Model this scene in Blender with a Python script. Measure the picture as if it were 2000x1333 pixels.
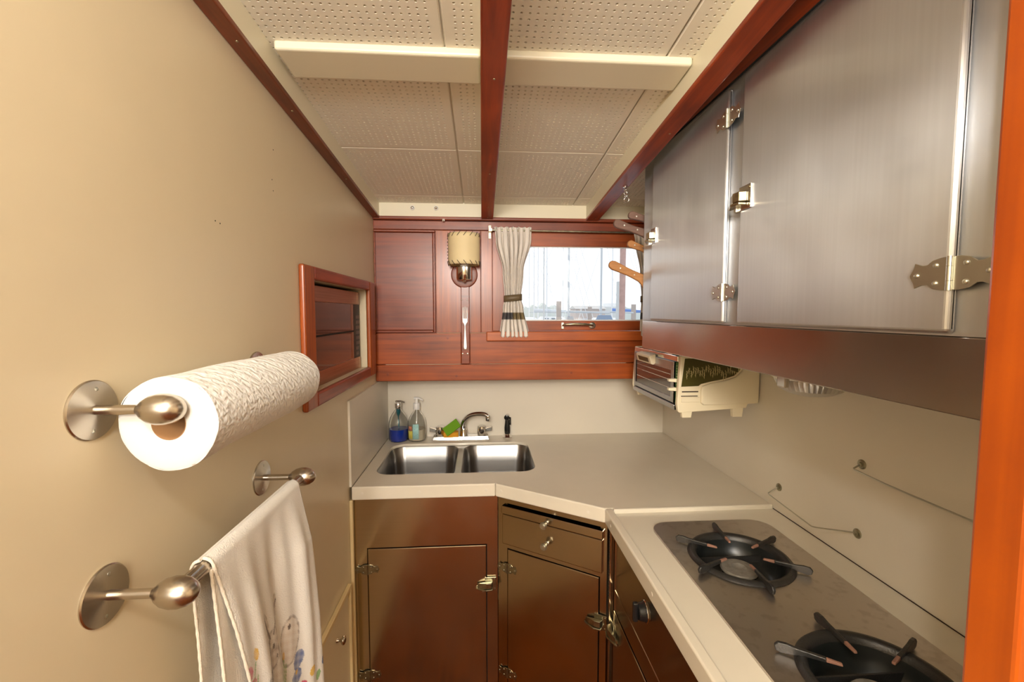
import bpy, bmesh, math, random
from mathutils import Vector, Matrix
random.seed(7)
PI = math.pi
for o in list(bpy.data.objects): bpy.data.objects.remove(o)
scn = bpy.context.scene
COL = scn.collection

# ------------------------------------------------------------------ camera
cam_d = bpy.data.cameras.new('camera'); cam = bpy.data.objects.new('camera', cam_d); COL.objects.link(cam)
cam_d.sensor_width = 36.0; cam_d.lens = 860.0 / 2000.0 * 36.0; cam_d.clip_start = 0.02; cam_d.clip_end = 500
YAW, PITCH = 0.0687, 0.0645
fw = Vector((math.sin(YAW) * math.cos(PITCH), math.cos(YAW) * math.cos(PITCH), -math.sin(PITCH)))
rt = Vector((math.cos(YAW), -math.sin(YAW), 0)); up = rt.cross(fw)
cam.matrix_world = Matrix(((rt.x, up.x, -fw.x, 0), (rt.y, up.y, -fw.y, 0), (rt.z, up.z, -fw.z, 1.56), (0, 0, 0, 1)))
scn.camera = cam

# ------------------------------------------------------------------ world, lights, exposure
w = bpy.data.worlds.new('overcast_sky'); scn.world = w; w.use_nodes = True
bg = w.node_tree.nodes['Background']; bg.inputs[0].default_value = (0.93, 0.965, 1.0, 1); bg.inputs[1].default_value = 1.3
scn.view_settings.view_transform = 'Standard'; scn.view_settings.look = 'None'
scn.view_settings.gamma = 1.0; scn.view_settings.exposure = 0.2; scn.view_settings.use_curve_mapping = False

def light(name, kind, loc, energy, color, size, target=None, size_y=None):
    d = bpy.data.lights.new(name, kind); o = bpy.data.objects.new(name, d); COL.objects.link(o)
    d.energy = energy; d.color = color; o.location = loc
    if kind == 'AREA':
        d.size = size
        if size_y: d.shape = 'RECTANGLE'; d.size_y = size_y
    else: d.shadow_soft_size = size
    if target:
        o.rotation_euler = (Vector(target) - Vector(loc)).to_track_quat('-Z', 'Y').to_euler()
    return o
WARM = (1.0, 0.955, 0.89)
light('galley_lamp_light', 'POINT', (-0.15, -0.25, 2.09), 19.0, WARM, 0.045)
light('passage_lamp_light', 'POINT', (-0.32, -1.3, 2.07), 31.0, WARM, 0.09)
light('rear_fill_light', 'AREA', (-0.1, -2.0, 2.05), 50.0, (1.0, 0.96, 0.90), 0.7, (0.2, 2.1, 1.3), 0.7)  # soft fill added behind the camera to brighten worktop and far wall

# ------------------------------------------------------------------ mesh helpers
class MB:
    def __init__(s, M=None): s.v = []; s.f = []; s.M = M
    def add(s, vs, fs):
        b = len(s.v)
        for p in vs:
            p = Vector(p)
            s.v.append(tuple(s.M @ p) if s.M else tuple(p))
        s.f += [tuple(b + i for i in f) for f in fs]; return s
    def box(s, x0, x1, y0, y1, z0, z1):
        if x0 > x1: x0, x1 = x1, x0
        if y0 > y1: y0, y1 = y1, y0
        if z0 > z1: z0, z1 = z1, z0
        return s.add([(x0,y0,z0),(x1,y0,z0),(x1,y1,z0),(x0,y1,z0),(x0,y0,z1),(x1,y0,z1),(x1,y1,z1),(x0,y1,z1)],
                     [(0,3,2,1),(4,5,6,7),(0,1,5,4),(1,2,6,5),(2,3,7,6),(3,0,4,7)])
    def hexa(s, p): # 8 corners: bottom 4, top 4
        return s.add(p, [(0,3,2,1),(4,5,6,7),(0,1,5,4),(1,2,6,5),(2,3,7,6),(3,0,4,7)])
    def prism(s, poly, off):
        n = len(poly); off = Vector(off); poly = [Vector(p) for p in poly]
        vs = poly + [p + off for p in poly]
        return s.add(vs, [tuple(range(n - 1, -1, -1)), tuple(range(n, 2 * n))] + [(i, (i + 1) % n, n + (i + 1) % n, n + i) for i in range(n)])
    def rings(s, rs, closed=True, cap0=True, cap1=True):
        n = len(rs[0]); vs = [p for r in rs for p in r]; fs = []
        m = n if closed else n - 1
        for k in range(len(rs) - 1):
            for i in range(m):
                j = (i + 1) % n
                fs.append((k*n+i, k*n+j, (k+1)*n+j, (k+1)*n+i))
        if closed and cap0: fs.append(tuple(range(n - 1, -1, -1)))
        if closed and cap1: fs.append(tuple((len(rs) - 1) * n + i for i in range(n)))
        return s.add(vs, fs)
    def lathe(s, prof, origin, axis='z', n=32, cap=True):
        o = Vector(origin)
        if isinstance(axis, str): ax = {'x': Vector((1,0,0)), 'y': Vector((0,1,0)), 'z': Vector((0,0,1))}[axis]
        else: ax = Vector(axis).normalized()
        a = ax.orthogonal().normalized(); b = ax.cross(a)
        rs = [[o + ax * h + (a * math.cos(t) + b * math.sin(t)) * max(r, 1e-5) for t in [2*PI*i/n for i in range(n)]] for r, h in prof]
        return s.rings(rs, cap0=cap, cap1=cap)
    def tube(s, pts, r, n=10, r1=None, cap=True):
        pts = [Vector(p) for p in pts]; rs = []
        t0 = (pts[1] - pts[0]).normalized(); a = t0.orthogonal().normalized()
        for i, p in enumerate(pts):
            if i == 0: t = t0
            elif i == len(pts) - 1: t = (pts[-1] - pts[-2]).normalized()
            else: t = ((pts[i+1] - p).normalized() + (p - pts[i-1]).normalized()).normalized()
            a = (a - t * a.dot(t)).normalized(); b = t.cross(a)
            rr = r[i] if isinstance(r, (list, tuple)) else (r if r1 is None else r + (r1 - r) * i / (len(pts) - 1))
            rs.append([p + (a * math.cos(2*PI*k/n) + b * math.sin(2*PI*k/n)) * rr for k in range(n)])
        return s.rings(rs, cap0=cap, cap1=cap)
    def build(s, name, mat, parent=None, bevel=0, smooth=None, solid=0, seg=2, recalc=True):
        me = bpy.data.meshes.new(name); me.from_pydata(s.v, [], s.f); me.update()
        if recalc:
            bm = bmesh.new(); bm.from_mesh(me); bmesh.ops.recalc_face_normals(bm, faces=bm.faces); bm.to_mesh(me); bm.free()
        if smooth is not None:
            me.polygons.foreach_set('use_smooth', [True] * len(me.polygons)); me.set_sharp_from_angle(angle=math.radians(smooth))
        me.materials.append(mat)
        o = bpy.data.objects.new(name, me); COL.objects.link(o)
        if parent:
            o.parent = parent; o.matrix_parent_inverse = world_of(parent).inverted()
        if solid:
            m = o.modifiers.new('solid', 'SOLIDIFY'); m.thickness = solid; m.offset = 0
        if bevel:
            m = o.modifiers.new('bevel', 'BEVEL'); m.width = bevel; m.segments = seg; m.limit_method = 'ANGLE'; m.angle_limit = math.radians(40)
        return o
def world_of(o):
    L = Matrix.LocRotScale(o.location, o.rotation_euler, o.scale)
    return (world_of(o.parent) @ o.matrix_parent_inverse @ L) if o.parent else L
def box(*a, M=None): return MB(M).box(*a)
def tag(o, label, cat, group=None, kind=None):
    o['label'] = label; o['category'] = cat
    if group: o['group'] = group
    if kind: o['kind'] = kind
    return o
def thing(name, label, cat, loc, group=None, kind=None):
    o = bpy.data.objects.new(name, None); COL.objects.link(o); o.location = loc; o.empty_display_size = 0.02
    return tag(o, label, cat, group, kind)
def copy_tree(root, label, delta=(0,0,0)):
    def cp(o, par):
        c = o.copy(); COL.objects.link(c)
        if par: c.parent = par
        for ch in [x for x in bpy.data.objects if x.parent == o and x != c]: cp(ch, c)
        return c
    c = cp(root, None); c.location = Vector(root.location) + Vector(delta); c['label'] = label
    return c
def rrect(x0, x1, y0, y1, r, z, n=8):
    pts = []
    for cx, cy, a0 in ((x1-r, y1-r, 0), (x0+r, y1-r, PI/2), (x0+r, y0+r, PI), (x1-r, y0+r, 1.5*PI)):
        for i in range(n + 1):
            a = a0 + PI/2 * i / n; pts.append((cx + r*math.cos(a), cy + r*math.sin(a), z))
    return pts
def circle(cx, cy, r, z, n=40): return [(cx + r*math.cos(2*PI*i/n), cy + r*math.sin(2*PI*i/n), z) for i in range(n)]
def holed(outer, holes, depth):   # flat plate with holes, extruded downwards
    mb = MB(); bm = bmesh.new()
    for L in [outer] + holes:
        vs = [bm.verts.new(p) for p in L]
        for i in range(len(vs)): bm.edges.new((vs[i], vs[(i+1) % len(vs)]))
    bmesh.ops.triangle_fill(bm, use_beauty=True, use_dissolve=False, edges=bm.edges[:])
    bm.verts.index_update(); bm.faces.ensure_lookup_table()
    V = [v.co.copy() for v in bm.verts]; n = len(V)
    F = [tuple(v.index for v in f.verts) for f in bm.faces]
    F2 = [tuple(n + i for i in reversed(f)) for f in F]
    S = []; b = 0
    for L in [outer] + holes:
        m = len(L)
        for i in range(m): S.append((b+i, b+(i+1) % m, n+b+(i+1) % m, n+b+i))
        b += m
    bm.free()
    mb.add(V + [v - Vector((0, 0, depth)) for v in V], F + F2 + S); return mb
def frame_matrix(o, u, v, n):  # columns: local x=u, y=n, z=v
    return Matrix(((u[0], n[0], v[0], o[0]), (u[1], n[1], v[1], o[1]), (u[2], n[2], v[2], o[2]), (0, 0, 0, 1)))

# ------------------------------------------------------------------ materials
def sr(*c):
    f = lambda x: (x/12.92 if x <= .04045 else ((x+.055)/1.055)**2.4)
    return tuple(f(x/255.0) for x in c) + (1,)
class NT:
    def __init__(s, name):
        s.m = bpy.data.materials.new(name); s.m.use_nodes = True; s.t = s.m.node_tree; s.b = s.t.nodes['Principled BSDF']
    def n(s, typ, **k):
        x = s.t.nodes.new(typ)
        for a, v in k.items():
            if a.startswith('_'): x.inputs[int(a[1:])].default_value = v
            else: setattr(x, a, v)
        return x
    def l(s, a, b): s.t.links.new(a, b)
def plain(name, c, rough=.5, metal=0, spec=None, coat=0, bump=0, bscale=200, var=0, vscale=4, ior=None):
    t = NT(name); b = t.b
    b.inputs['Base Color'].default_value = c; b.inputs['Roughness'].default_value = rough; b.inputs['Metallic'].default_value = metal
    if spec is not None: b.inputs['Specular IOR Level'].default_value = spec
    if coat: b.inputs['Coat Weight'].default_value = coat; b.inputs['Coat Roughness'].default_value = .12
    tc = t.n('ShaderNodeTexCoord')
    if var:
        nz = t.n('ShaderNodeTexNoise'); nz.inputs['Scale'].default_value = vscale; nz.inputs['Detail'].default_value = 6
        t.l(tc.outputs['Object'], nz.inputs['Vector'])
        cr = t.n('ShaderNodeValToRGB'); cr.color_ramp.elements[0].position = .3; cr.color_ramp.elements[1].position = .7
        cr.color_ramp.elements[0].color = tuple(x * (1 - var) for x in c[:3]) + (1,)
        cr.color_ramp.elements[1].color = tuple(min(1, x * (1 + var * .5)) for x in c[:3]) + (1,)
        t.l(nz.outputs['Fac'], cr.inputs[0]); t.l(cr.outputs[0], b.inputs['Base Color'])
    if bump:
        nb = t.n('ShaderNodeTexNoise'); nb.inputs['Scale'].default_value = bscale; nb.inputs['Detail'].default_value = 3
        t.l(tc.outputs['Object'], nb.inputs['Vector'])
        bp = t.n('ShaderNodeBump'); bp.inputs['Strength'].default_value = bump; bp.inputs['Distance'].default_value = .002
        t.l(nb.outputs['Fac'], bp.inputs['Height']); t.l(bp.outputs[0], b.inputs['Normal'])
    return t.m
def wood(name, dark, lightc, grain='x', rough=.42, coat=.28, scale=1.0):
    t = NT(name); b = t.b; tc = t.n('ShaderNodeTexCoord'); mp = t.n('ShaderNodeMapping')
    sc = {'x': (1.2, 26, 26), 'y': (26, 1.2, 26), 'z': (26, 26, 1.2)}[grain]
    mp.inputs['Scale'].default_value = tuple(q * scale for q in sc)
    t.l(tc.outputs['Object'], mp.inputs['Vector'])
    nz = t.n('ShaderNodeTexNoise'); nz.inputs['Scale'].default_value = 2.2; nz.inputs['Detail'].default_value = 8; nz.inputs['Distortion'].default_value = .6
    t.l(mp.outputs[0], nz.inputs['Vector'])
    n2 = t.n('ShaderNodeTexNoise'); n2.inputs['Scale'].default_value = 5; n2.inputs['Detail'].default_value = 3; t.l(tc.outputs['Object'], n2.inputs['Vector'])
    mx = t.n('ShaderNodeMix'); mx.data_type = 'FLOAT'; mx.inputs[0].default_value = .4
    t.l(nz.outputs['Fac'], mx.inputs[2]); t.l(n2.outputs['Fac'], mx.inputs[3])
    cr = t.n('ShaderNodeValToRGB'); e = cr.color_ramp.elements; e[0].position = .32; e[0].color = dark; e[1].position = .66; e[1].color = lightc
    t.l(mx.outputs[0], cr.inputs[0]); t.l(cr.outputs[0], b.inputs['Base Color'])
    b.inputs['Roughness'].default_value = rough; b.inputs['Coat Weight'].default_value = coat; b.inputs['Coat Roughness'].default_value = .18
    bp = t.n('ShaderNodeBump'); bp.inputs['Strength'].default_value = .12; bp.inputs['Distance'].default_value = .001
    t.l(nz.outputs['Fac'], bp.inputs['Height']); t.l(bp.outputs[0], b.inputs['Normal'])
    return t.m
def steel(name, c, rough=.3, aniso=.75, tang=(0, 1, 0), grain='z', var=.12, spots=0):
    t = NT(name); b = t.b; b.inputs['Metallic'].default_value = 1
    b.inputs['Anisotropic'].default_value = aniso
    tv = t.n('ShaderNodeCombineXYZ', _0=tang[0], _1=tang[1], _2=tang[2]); t.l(tv.outputs[0], b.inputs['Tangent'])
    tc = t.n('ShaderNodeTexCoord'); mp = t.n('ShaderNodeMapping')
    mp.inputs['Scale'].default_value = {'x': (3, 260, 260), 'y': (260, 3, 260), 'z': (160, 160, 3)}[grain]
    t.l(tc.outputs['Object'], mp.inputs['Vector'])
    nz = t.n('ShaderNodeTexNoise'); nz.inputs['Scale'].default_value = 1.0; nz.inputs['Detail'].default_value = 4; t.l(mp.outputs[0], nz.inputs['Vector'])
    n2 = t.n('ShaderNodeTexNoise'); n2.inputs['Scale'].default_value = 7; n2.inputs['Detail'].default_value = 5; t.l(tc.outputs['Object'], n2.inputs['Vector'])
    mr = t.n('ShaderNodeMapRange', _3=rough - .02, _4=rough + .03); mr.inputs[1].default_value = .3; mr.inputs[2].default_value = .7
    t.l(n2.outputs['Fac'], mr.inputs[0]); t.l(mr.outputs[0], b.inputs['Roughness'])
    cr = t.n('ShaderNodeValToRGB'); e = cr.color_ramp.elements; e[0].position = .35; e[1].position = .65
    e[0].color = tuple(x * (1 - var) for x in c[:3]) + (1,); e[1].color = tuple(min(1, x * (1 + var)) for x in c[:3]) + (1,)
    t.l(nz.outputs['Fac'], cr.inputs[0])
    out = cr.outputs[0]
    if spots:
        n3 = t.n('ShaderNodeTexNoise'); n3.inputs['Scale'].default_value = 38; n3.inputs['Detail'].default_value = 7; t.l(tc.outputs['Object'], n3.inputs['Vector'])
        c3 = t.n('ShaderNodeValToRGB'); c3.color_ramp.elements[0].position = .34; c3.color_ramp.elements[1].position = .46
        c3.color_ramp.elements[0].color = (.35, .3, .26, 1); c3.color_ramp.elements[1].color = (1, 1, 1, 1)
        t.l(n3.outputs['Fac'], c3.inputs[0])
        mm = t.n('ShaderNodeMix'); mm.data_type = 'RGBA'; mm.blend_type = 'MULTIPLY'; mm.inputs[0].default_value = spots
        t.l(out, mm.inputs[6]); t.l(c3.outputs[0], mm.inputs[7]); out = mm.outputs[2]
    t.l(out, b.inputs['Base Color'])
    return t.m
def glass(name, c=(1, 1, 1, 1), rough=0, ior=1.45):
    t = NT(name); b = t.b; b.inputs['Base Color'].default_value = c; b.inputs['Transmission Weight'].default_value = 1
    b.inputs['Roughness'].default_value = rough; b.inputs['IOR'].default_value = ior; return t.m

M_ = {}
M_['cream'] = plain('cream_wall_paint', sr(222, 207, 176), .38, bump=.03, bscale=60, var=.03)
M_['offwhite'] = plain('off_white_laminate', sr(226, 218, 202), .35, var=.04, vscale=3)
M_['worktop'] = plain('worktop_laminate', sr(224, 215, 196), .28, var=.05, vscale=5, coat=.2)
M_['ceilw'] = plain('ceiling_paint', sr(246, 240, 224), .6, bump=.05, bscale=120)
M_['beamw'] = plain('beam_paint', sr(234, 226, 200), .4, bump=.03, bscale=60)
M_['batten'] = plain('cream_batten_paint', sr(222, 198, 148), .4)
M_['mahX'] = wood('mahogany_grain_across', sr(112, 44, 4), sr(176, 80, 9), 'x')
M_['mahXd'] = wood('dark_mahogany_grain_across', sr(104, 40, 13), sr(148, 64, 24), 'x')
M_['mahZ'] = wood('mahogany_grain_upright', sr(118, 48, 6), sr(178, 84, 14), 'z')
M_['mahY'] = wood('mahogany_grain_along', sr(112, 36, 6), sr(176, 68, 16), 'y')
M_['mahYd'] = wood('shaded_brown_mahogany', sr(92, 40, 16), sr(138, 66, 30), 'y')  # left beam's shade put into a darker, browner mahogany colour
M_['sill'] = wood('light_mahogany_sill', sr(150, 66, 14), sr(196, 98, 30), 'x')
M_['post'] = wood('orange_varnished_post', sr(128, 46, 2), sr(184, 84, 6), 'z', scale=.5)
M_['blond'] = wood('blond_wood', sr(176, 130, 80), sr(208, 166, 110), 'z', rough=.6, coat=0)
M_['floor'] = wood('dark_red_floor_wood', sr(66, 32, 4), sr(124, 62, 6), 'y', rough=.85, coat=0)
M_['floor'].node_tree.nodes['Principled BSDF'].inputs['Specular IOR Level'].default_value = .08
M_['steelU'] = steel('brushed_steel_overhead', (.56, .57, .59), .34, .95, (0, 1, 0), 'z', var=.02)
M_['steelB'] = steel('brushed_steel_band', (.56, .52, .48), .24, .7, (0, 0, 1), 'y', var=.02)
M_['steelL'] = steel('brushed_steel_lower', (.56, .47, .34), .19, .5, (0, 0, 1), 'x', var=.02)
M_['steelC'] = steel('worn_cooktop_steel', (.60, .56, .52), .36, .0, (0, 1, 0), 'y', var=.0, spots=.22)
M_['sinkH'] = steel('sink_rim_steel', (.50, .485, .46), .3, .3, (1, 0, 0), 'x', var=.04)
M_['sink'] = steel('sink_steel', (.38, .37, .355), .3, .5, (0, 0, 1), 'x', var=.02)
M_['chrome'] = plain('chrome', (.78, .77, .75, 1), .09, 1)
M_['nickel'] = plain('brushed_nickel', (.55, .50, .43, 1), .27, 1, bump=.02, bscale=400)
M_['nickelS'] = plain('silver_cutlery', (.52, .51, .48, 1), .42, 1)
M_['hinge'] = plain('plated_hinge_metal', (.66, .66, .58, 1), .33, 1)
M_['hingeD'] = plain('tarnished_hinge_metal', (.42, .40, .29, 1), .3, 1, var=.3, vscale=60)
M_['brass'] = plain('aged_brass', (.50, .43, .28, 1), .3, 1, var=.3, vscale=50)
M_['black'] = plain('black_enamel', (.012, .014, .013, 1), .3, var=.3, vscale=30)
M_['iron'] = plain('cast_iron', (.05, .047, .043, 1), .38, .6, bump=.3, bscale=300)
M_['ironr'] = plain('rusty_iron_tip', (.30, .15, .10, 1), .7, .1, bump=.3, bscale=300)
M_['cap'] = plain('burner_cap_metal', (.34, .32, .28, 1), .6, .6, var=.3, vscale=60)
M_['paper'] = plain('paper_towel', (.66, .64, .60, 1), .9)
M_['card'] = plain('cardboard', sr(150, 110, 70), .9)
M_['shade'] = plain('parchment_shade', sr(240, 220, 172), .6, var=.06, vscale=12)
M_['lace'] = plain('dark_lacing', sr(50, 30, 15), .7)
M_['toast'] = plain('cream_plastic', sr(238, 226, 196), .35)
M_['green'] = plain('olive_green_panel', sr(70, 66, 22), .3)
M_['lgreen'] = plain('green_scale', sr(60, 110, 50), .4)
M_['dglass'] = plain('dark_oven_glass', (.035, .02, .016, 1), .05, coat=1)
M_['panelD'] = plain('dark_keypad_panel', (.03, .018, .014, 1), .5, spec=.3)
M_['mwband'] = steel('brown_brushed_microwave_trim', (.42, .25, .17), .32, .5, (0, 1, 0), 'y')
M_['dial'] = plain('keypad_print', sr(116, 94, 88), .6)
M_['white'] = plain('white_plastic', (.8, .79, .76, 1), .3)
M_['blackp'] = plain('black_plastic', (.01, .01, .01, 1), .25)
M_['spg'] = plain('green_scourer', sr(110, 160, 30), .95, bump=.6, bscale=300)
M_['spo'] = plain('orange_sponge', sr(216, 150, 40), .95, bump=.6, bscale=200)
M_['gap'] = plain('dark_gap', (.01, .008, .006, 1), .8)
M_['caulk'] = plain('old_caulk', sr(190, 170, 150), .8)
M_['kwood'] = wood('knife_handle_wood', sr(150, 96, 50), sr(196, 140, 84), 'x', rough=.6, coat=0)
M_['kwood2'] = wood('greyed_knife_handle_wood', sr(100, 72, 62), sr(140, 108, 92), 'x', rough=.6, coat=0)
M_['glass'] = glass('clear_glass')
M_['bottle'] = glass('bottle_plastic', (.97, .98, .97, 1), .02, 1.3)
M_['curtain'] = plain('linen_curtain', sr(206, 196, 184), .9, bump=.5, bscale=500)
M_['tie'] = plain('curtain_tie_ribbon', sr(104, 88, 62), .5)

# ------------------------------------------------------------------ constants
WL = -0.495                 # left wall
WR = 0.98                   # right wall
BK = 2.30                   # hull backsplash
PB = 2.09                   # mahogany face
CT = 0.91                   # worktop
S = 0.085                   # ceiling slope
def zc(y): return 2.062 + S * (2.08 - y)      # ceiling tiles
def zb(y): return zc(y) - 0.071               # underside of long beams

def struct(o, label, cat='structure'):
    o['kind'] = 'structure'; o['label'] = label; o['category'] = cat; return o

# ------------------------------------------------------------------ room shell
struct(box(-0.9, 2.2, -2.3, 2.32, -0.05, 0).build('floor', M_['floor']), 'dark reddish brown varnished wooden floor of the galley', 'floor')
m = MB()                                        # left wall with a niche opening for the microwave
T = .10
m.box(WL - T, WL, -2.2, 1.32, 0, 2.45); m.box(WL - T, WL, 1.935, 2.32, 0, 2.3)
m.box(WL - T, WL, 1.32, 1.935, 0, 1.325); m.box(WL - T, WL, 1.32, 1.935, 1.655, 2.35)
struct(m.build('wall_left', M_['cream']), 'cream painted wall on the left with towel rails', 'wall')
for y, z in ((1.115, 1.948), (1.108, 1.85), (1.104, 1.875), (.87, 1.731), (.885, 1.729)):
    MB().lathe([(.0014, 0), (.0014, .0004), (0, .0004)], (WL, y, z), (1, 0, 0), 8).build('nail_hole', M_['gap'], bpy.data.objects['wall_left'])
m = MB(); m.box(WL - .5, WL - .46, 1.3, 2.3, 1.2, 1.75)
struct(m.build('trim_1', M_['gap']), 'dark back of the microwave niche', 'trim')
struct(box(WR, WR + .06, .4745, 2.36, 0, 2.42).build('wall_right', M_['offwhite']), 'off-white laminate wall behind the cooker and toaster oven', 'wall')
struct(box(WL - .1, WR + .06, BK, BK + .05, 0, 1.30).build('wall_back', M_['offwhite']), 'off-white splashback behind the sink', 'wall')
struct(box(WL - .1, 2.2, -2.3, -2.2, 0, 2.6).build('wall_rear', M_['cream']), 'cream wall behind the viewer', 'wall')
box(WL+.001, 2.1, -2.198, -2.17, 0, .75).build('added_dark_panel', M_['mahXd'], bpy.data.objects['wall_rear'])  # unseen wood panel added so the lower steel reflects something darker
struct(box(2.15, 2.2, -2.3, .5, 0, 2.6).build('wall_passage', M_['cream']), 'cream wall of the passage behind the viewer', 'wall')
# bulkhead with orange wood post at the right
bh = struct(box(.600, 2.2, .445, .474, 0, 2.45).build('wall_bulkhead', M_['offwhite']), 'bulkhead panel ending the galley on the right', 'wall')
pst = box(.548, .70, .395, .4445, 0, 2.42).build('post', M_['post'], bh, bevel=.004)
pst['label'] = 'orange varnished wooden door post'
box(.7005, 2.2, .43, .4445, 0, 2.4).build('panel', M_['cream'], bh)

# ------------------------------------------------------------------ ceiling: perforated tiles
def tiles():
    V = []; F = []
    xs = [-1.10, -.59, -.08, .43, .94, 1.45, 1.96, 2.47]; ys = [-2.5 + .0 , -2.05, -1.602, -1.154, -.706, -.258, .19, .638, 1.086, 1.534, 1.982, 2.43]
    g = .0016; p = .0168; mrg = .017
    def P(x, y, dz=0): V.append((x, y, zc(y) + dz)); return len(V) - 1
    for i in range(len(xs) - 1):
        for j in range(len(ys) - 1):
            x0, x1, y0, y1 = xs[i] + g, xs[i+1] - g, ys[j] + g, ys[j+1] - g
            if x0 > 1.0 and y0 > .5: continue
            # bevelled rim of the tile
            o = [P(x0, y0, .004), P(x1, y0, .004), P(x1, y1, .004), P(x0, y1, .004)]
            r = [P(x0+.003, y0+.003), P(x1-.003, y0+.003), P(x1-.003, y1-.003), P(x0+.003, y1-.003)]
            for k in range(4): F.append((o[k], o[(k+1) % 4], r[(k+1) % 4], r[k]))
            detail = y1 > .75 and x0 < 1.0 and x1 > -.47
            if not detail: F.append(tuple(r)); continue
            nx = int((x1 - x0 - 2*mrg) / p); ny = int((y1 - y0 - 2*mrg) / p)
            ax = x0 + (x1 - x0 - nx*p) / 2; ay = y0 + (y1 - y0 - ny*p) / 2; bx = ax + nx*p; by = ay + ny*p
            c = [P(ax, ay), P(bx, ay), P(bx, by), P(ax, by)]
            for k in range(4): F.append((r[k], r[(k+1) % 4], c[(k+1) % 4], c[k]))
            for a in range(nx):
                for b in range(ny):
                    cx, cy = ax + (a+.5)*p, ay + (b+.5)*p
                    if cx < -.47 or cy < .74 or cy > 2.08 or (-.004 < cx < .05) or (.5 < cx < .545):
                        F.append((P(cx-p/2, cy-p/2), P(cx+p/2, cy-p/2), P(cx+p/2, cy+p/2), P(cx-p/2, cy+p/2))); continue
                    q = [P(cx + p/2*sx, cy + p/2*sy) for sx, sy in ((1,0),(1,1),(0,1),(-1,1),(-1,0),(-1,-1),(0,-1),(1,-1))]
                    R = .0031
                    t1 = [P(cx + R*math.cos(PI/4*k), cy + R*math.sin(PI/4*k)) for k in range(8)]
                    t2 = [P(cx + R*math.cos(PI/4*k), cy + R*math.sin(PI/4*k), .007) for k in range(8)]
                    for k in range(8):
                        l = (k+1) % 8
                        F.append((q[k], q[l], t1[l], t1[k])); F.append((t1[k], t1[l], t2[l], t2[k]))
                    F.append(tuple(t2))
    mb = MB(); mb.v = V; mb.f = F
    o = mb.build('ceiling', M_['ceilw'], recalc=False)
    o.data.materials.append(M_['gap'])
    nn = [len(p.vertices) for p in o.data.polygons]
    for p_, k in zip(o.data.polygons, nn):
        if k == 8: p_.material_index = 1
    return o
ceil = struct(tiles(), 'off-white perforated acoustic tile ceiling', 'ceiling')
m = MB(); m.hexa([(-1.2,-2.6,zc(-2.6)+.006),(2.6,-2.6,zc(-2.6)+.006),(2.6,2.4,zc(2.4)+.006),(-1.2,2.4,zc(2.4)+.006),(-1.2,-2.6,zc(-2.6)+.09),(2.6,-2.6,zc(-2.6)+.09),(2.6,2.4,zc(2.4)+.09),(-1.2,2.4,zc(2.4)+.09)])
m.build('deck_backing', M_['beamw'], ceil)

def sloped(m, x0, x1, y0, y1, d0, d1, x0f=None, x1f=None):  # prism following the ceiling, d below tiles; x?f = x at the far end
    x0f = x0 if x0f is None else x0f; x1f = x1 if x1f is None else x1f
    m.hexa([(x0,y0,zc(y0)-d1),(x1,y0,zc(y0)-d1),(x1f,y1,zc(y1)-d1),(x0f,y1,zc(y1)-d1),(x0,y0,zc(y0)-d0),(x1,y0,zc(y0)-d0),(x1f,y1,zc(y1)-d0),(x0f,y1,zc(y1)-d0)])
    return m
def long_beam(name, x0, x1, y0, y1, label, x0f=None, x1f=None):
    b = struct(sloped(MB(), x0+.002, x1-.002, y0, y1, -.004, .058, None if x0f is None else x0f+.002, None if x1f is None else x1f-.002).build(name, M_['beamw']), label, 'trim')
    c = sloped(MB(), x0, x1, y0, y1, .058, .071, x0f, x1f).build('cap', M_['mahY'], b, bevel=.003); c['label'] = 'red mahogany underside cap'
    return b
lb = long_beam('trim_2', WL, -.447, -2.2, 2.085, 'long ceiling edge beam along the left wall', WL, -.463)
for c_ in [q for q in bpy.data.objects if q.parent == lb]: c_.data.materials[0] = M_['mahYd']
mbm = long_beam('trim_3', .0, .055, -2.2, 2.085, 'long middle ceiling beam with red underside')
rb = long_beam('trim_4', .492, .55, -2.2, 2.085, 'long right ceiling beam beside the overhead cabinet')
def screw(parent, o, n, r=.003, mat='brass'):
    MB().lathe([(r, 0), (r*.9, .0008), (r*.5, .0014), (0.0001, .0016)], o, Vector(n), 12).build('screw', M_[mat], parent, smooth=40)
for y in (1.02, 1.55, 1.9, 2.05): screw(mbm, (.03, y, zb(y)), (0, 0, -1))
for y in (.93, 1.18, 1.62, 2.04): screw(lb, (-.474, y, zb(y)), (0, 0, -1))
for y in (1.24, 1.75, 2.04): screw(rb, (.53, y, zb(y)), (0, 0, -1))
for k, (a, b) in enumerate(((-.45, .0), (.055, .492))):     # cross beam in two lengths
    for yy in (1.031, -.2, -1.4):
        m = sloped(MB(), a, b, yy, yy + .105, -.004, .017)
        struct(m.build('trim_%d' % (5 + k + (0 if yy > 1 else 6)), M_['beamw'], bevel=.006, seg=3),
               ('white cross beam between the tiles, %s bay' % ('left' if k == 0 else 'right')) + ('' if yy > 1 else ' behind the viewer'), 'trim')
# lip board closing the ceiling at the far wall
lip = struct(box(WL, WR, 2.082, 2.11, 1.998, 2.068).build('trim_7', M_['beamw']), 'white board between ceiling tiles and mahogany panelling', 'trim')

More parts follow.
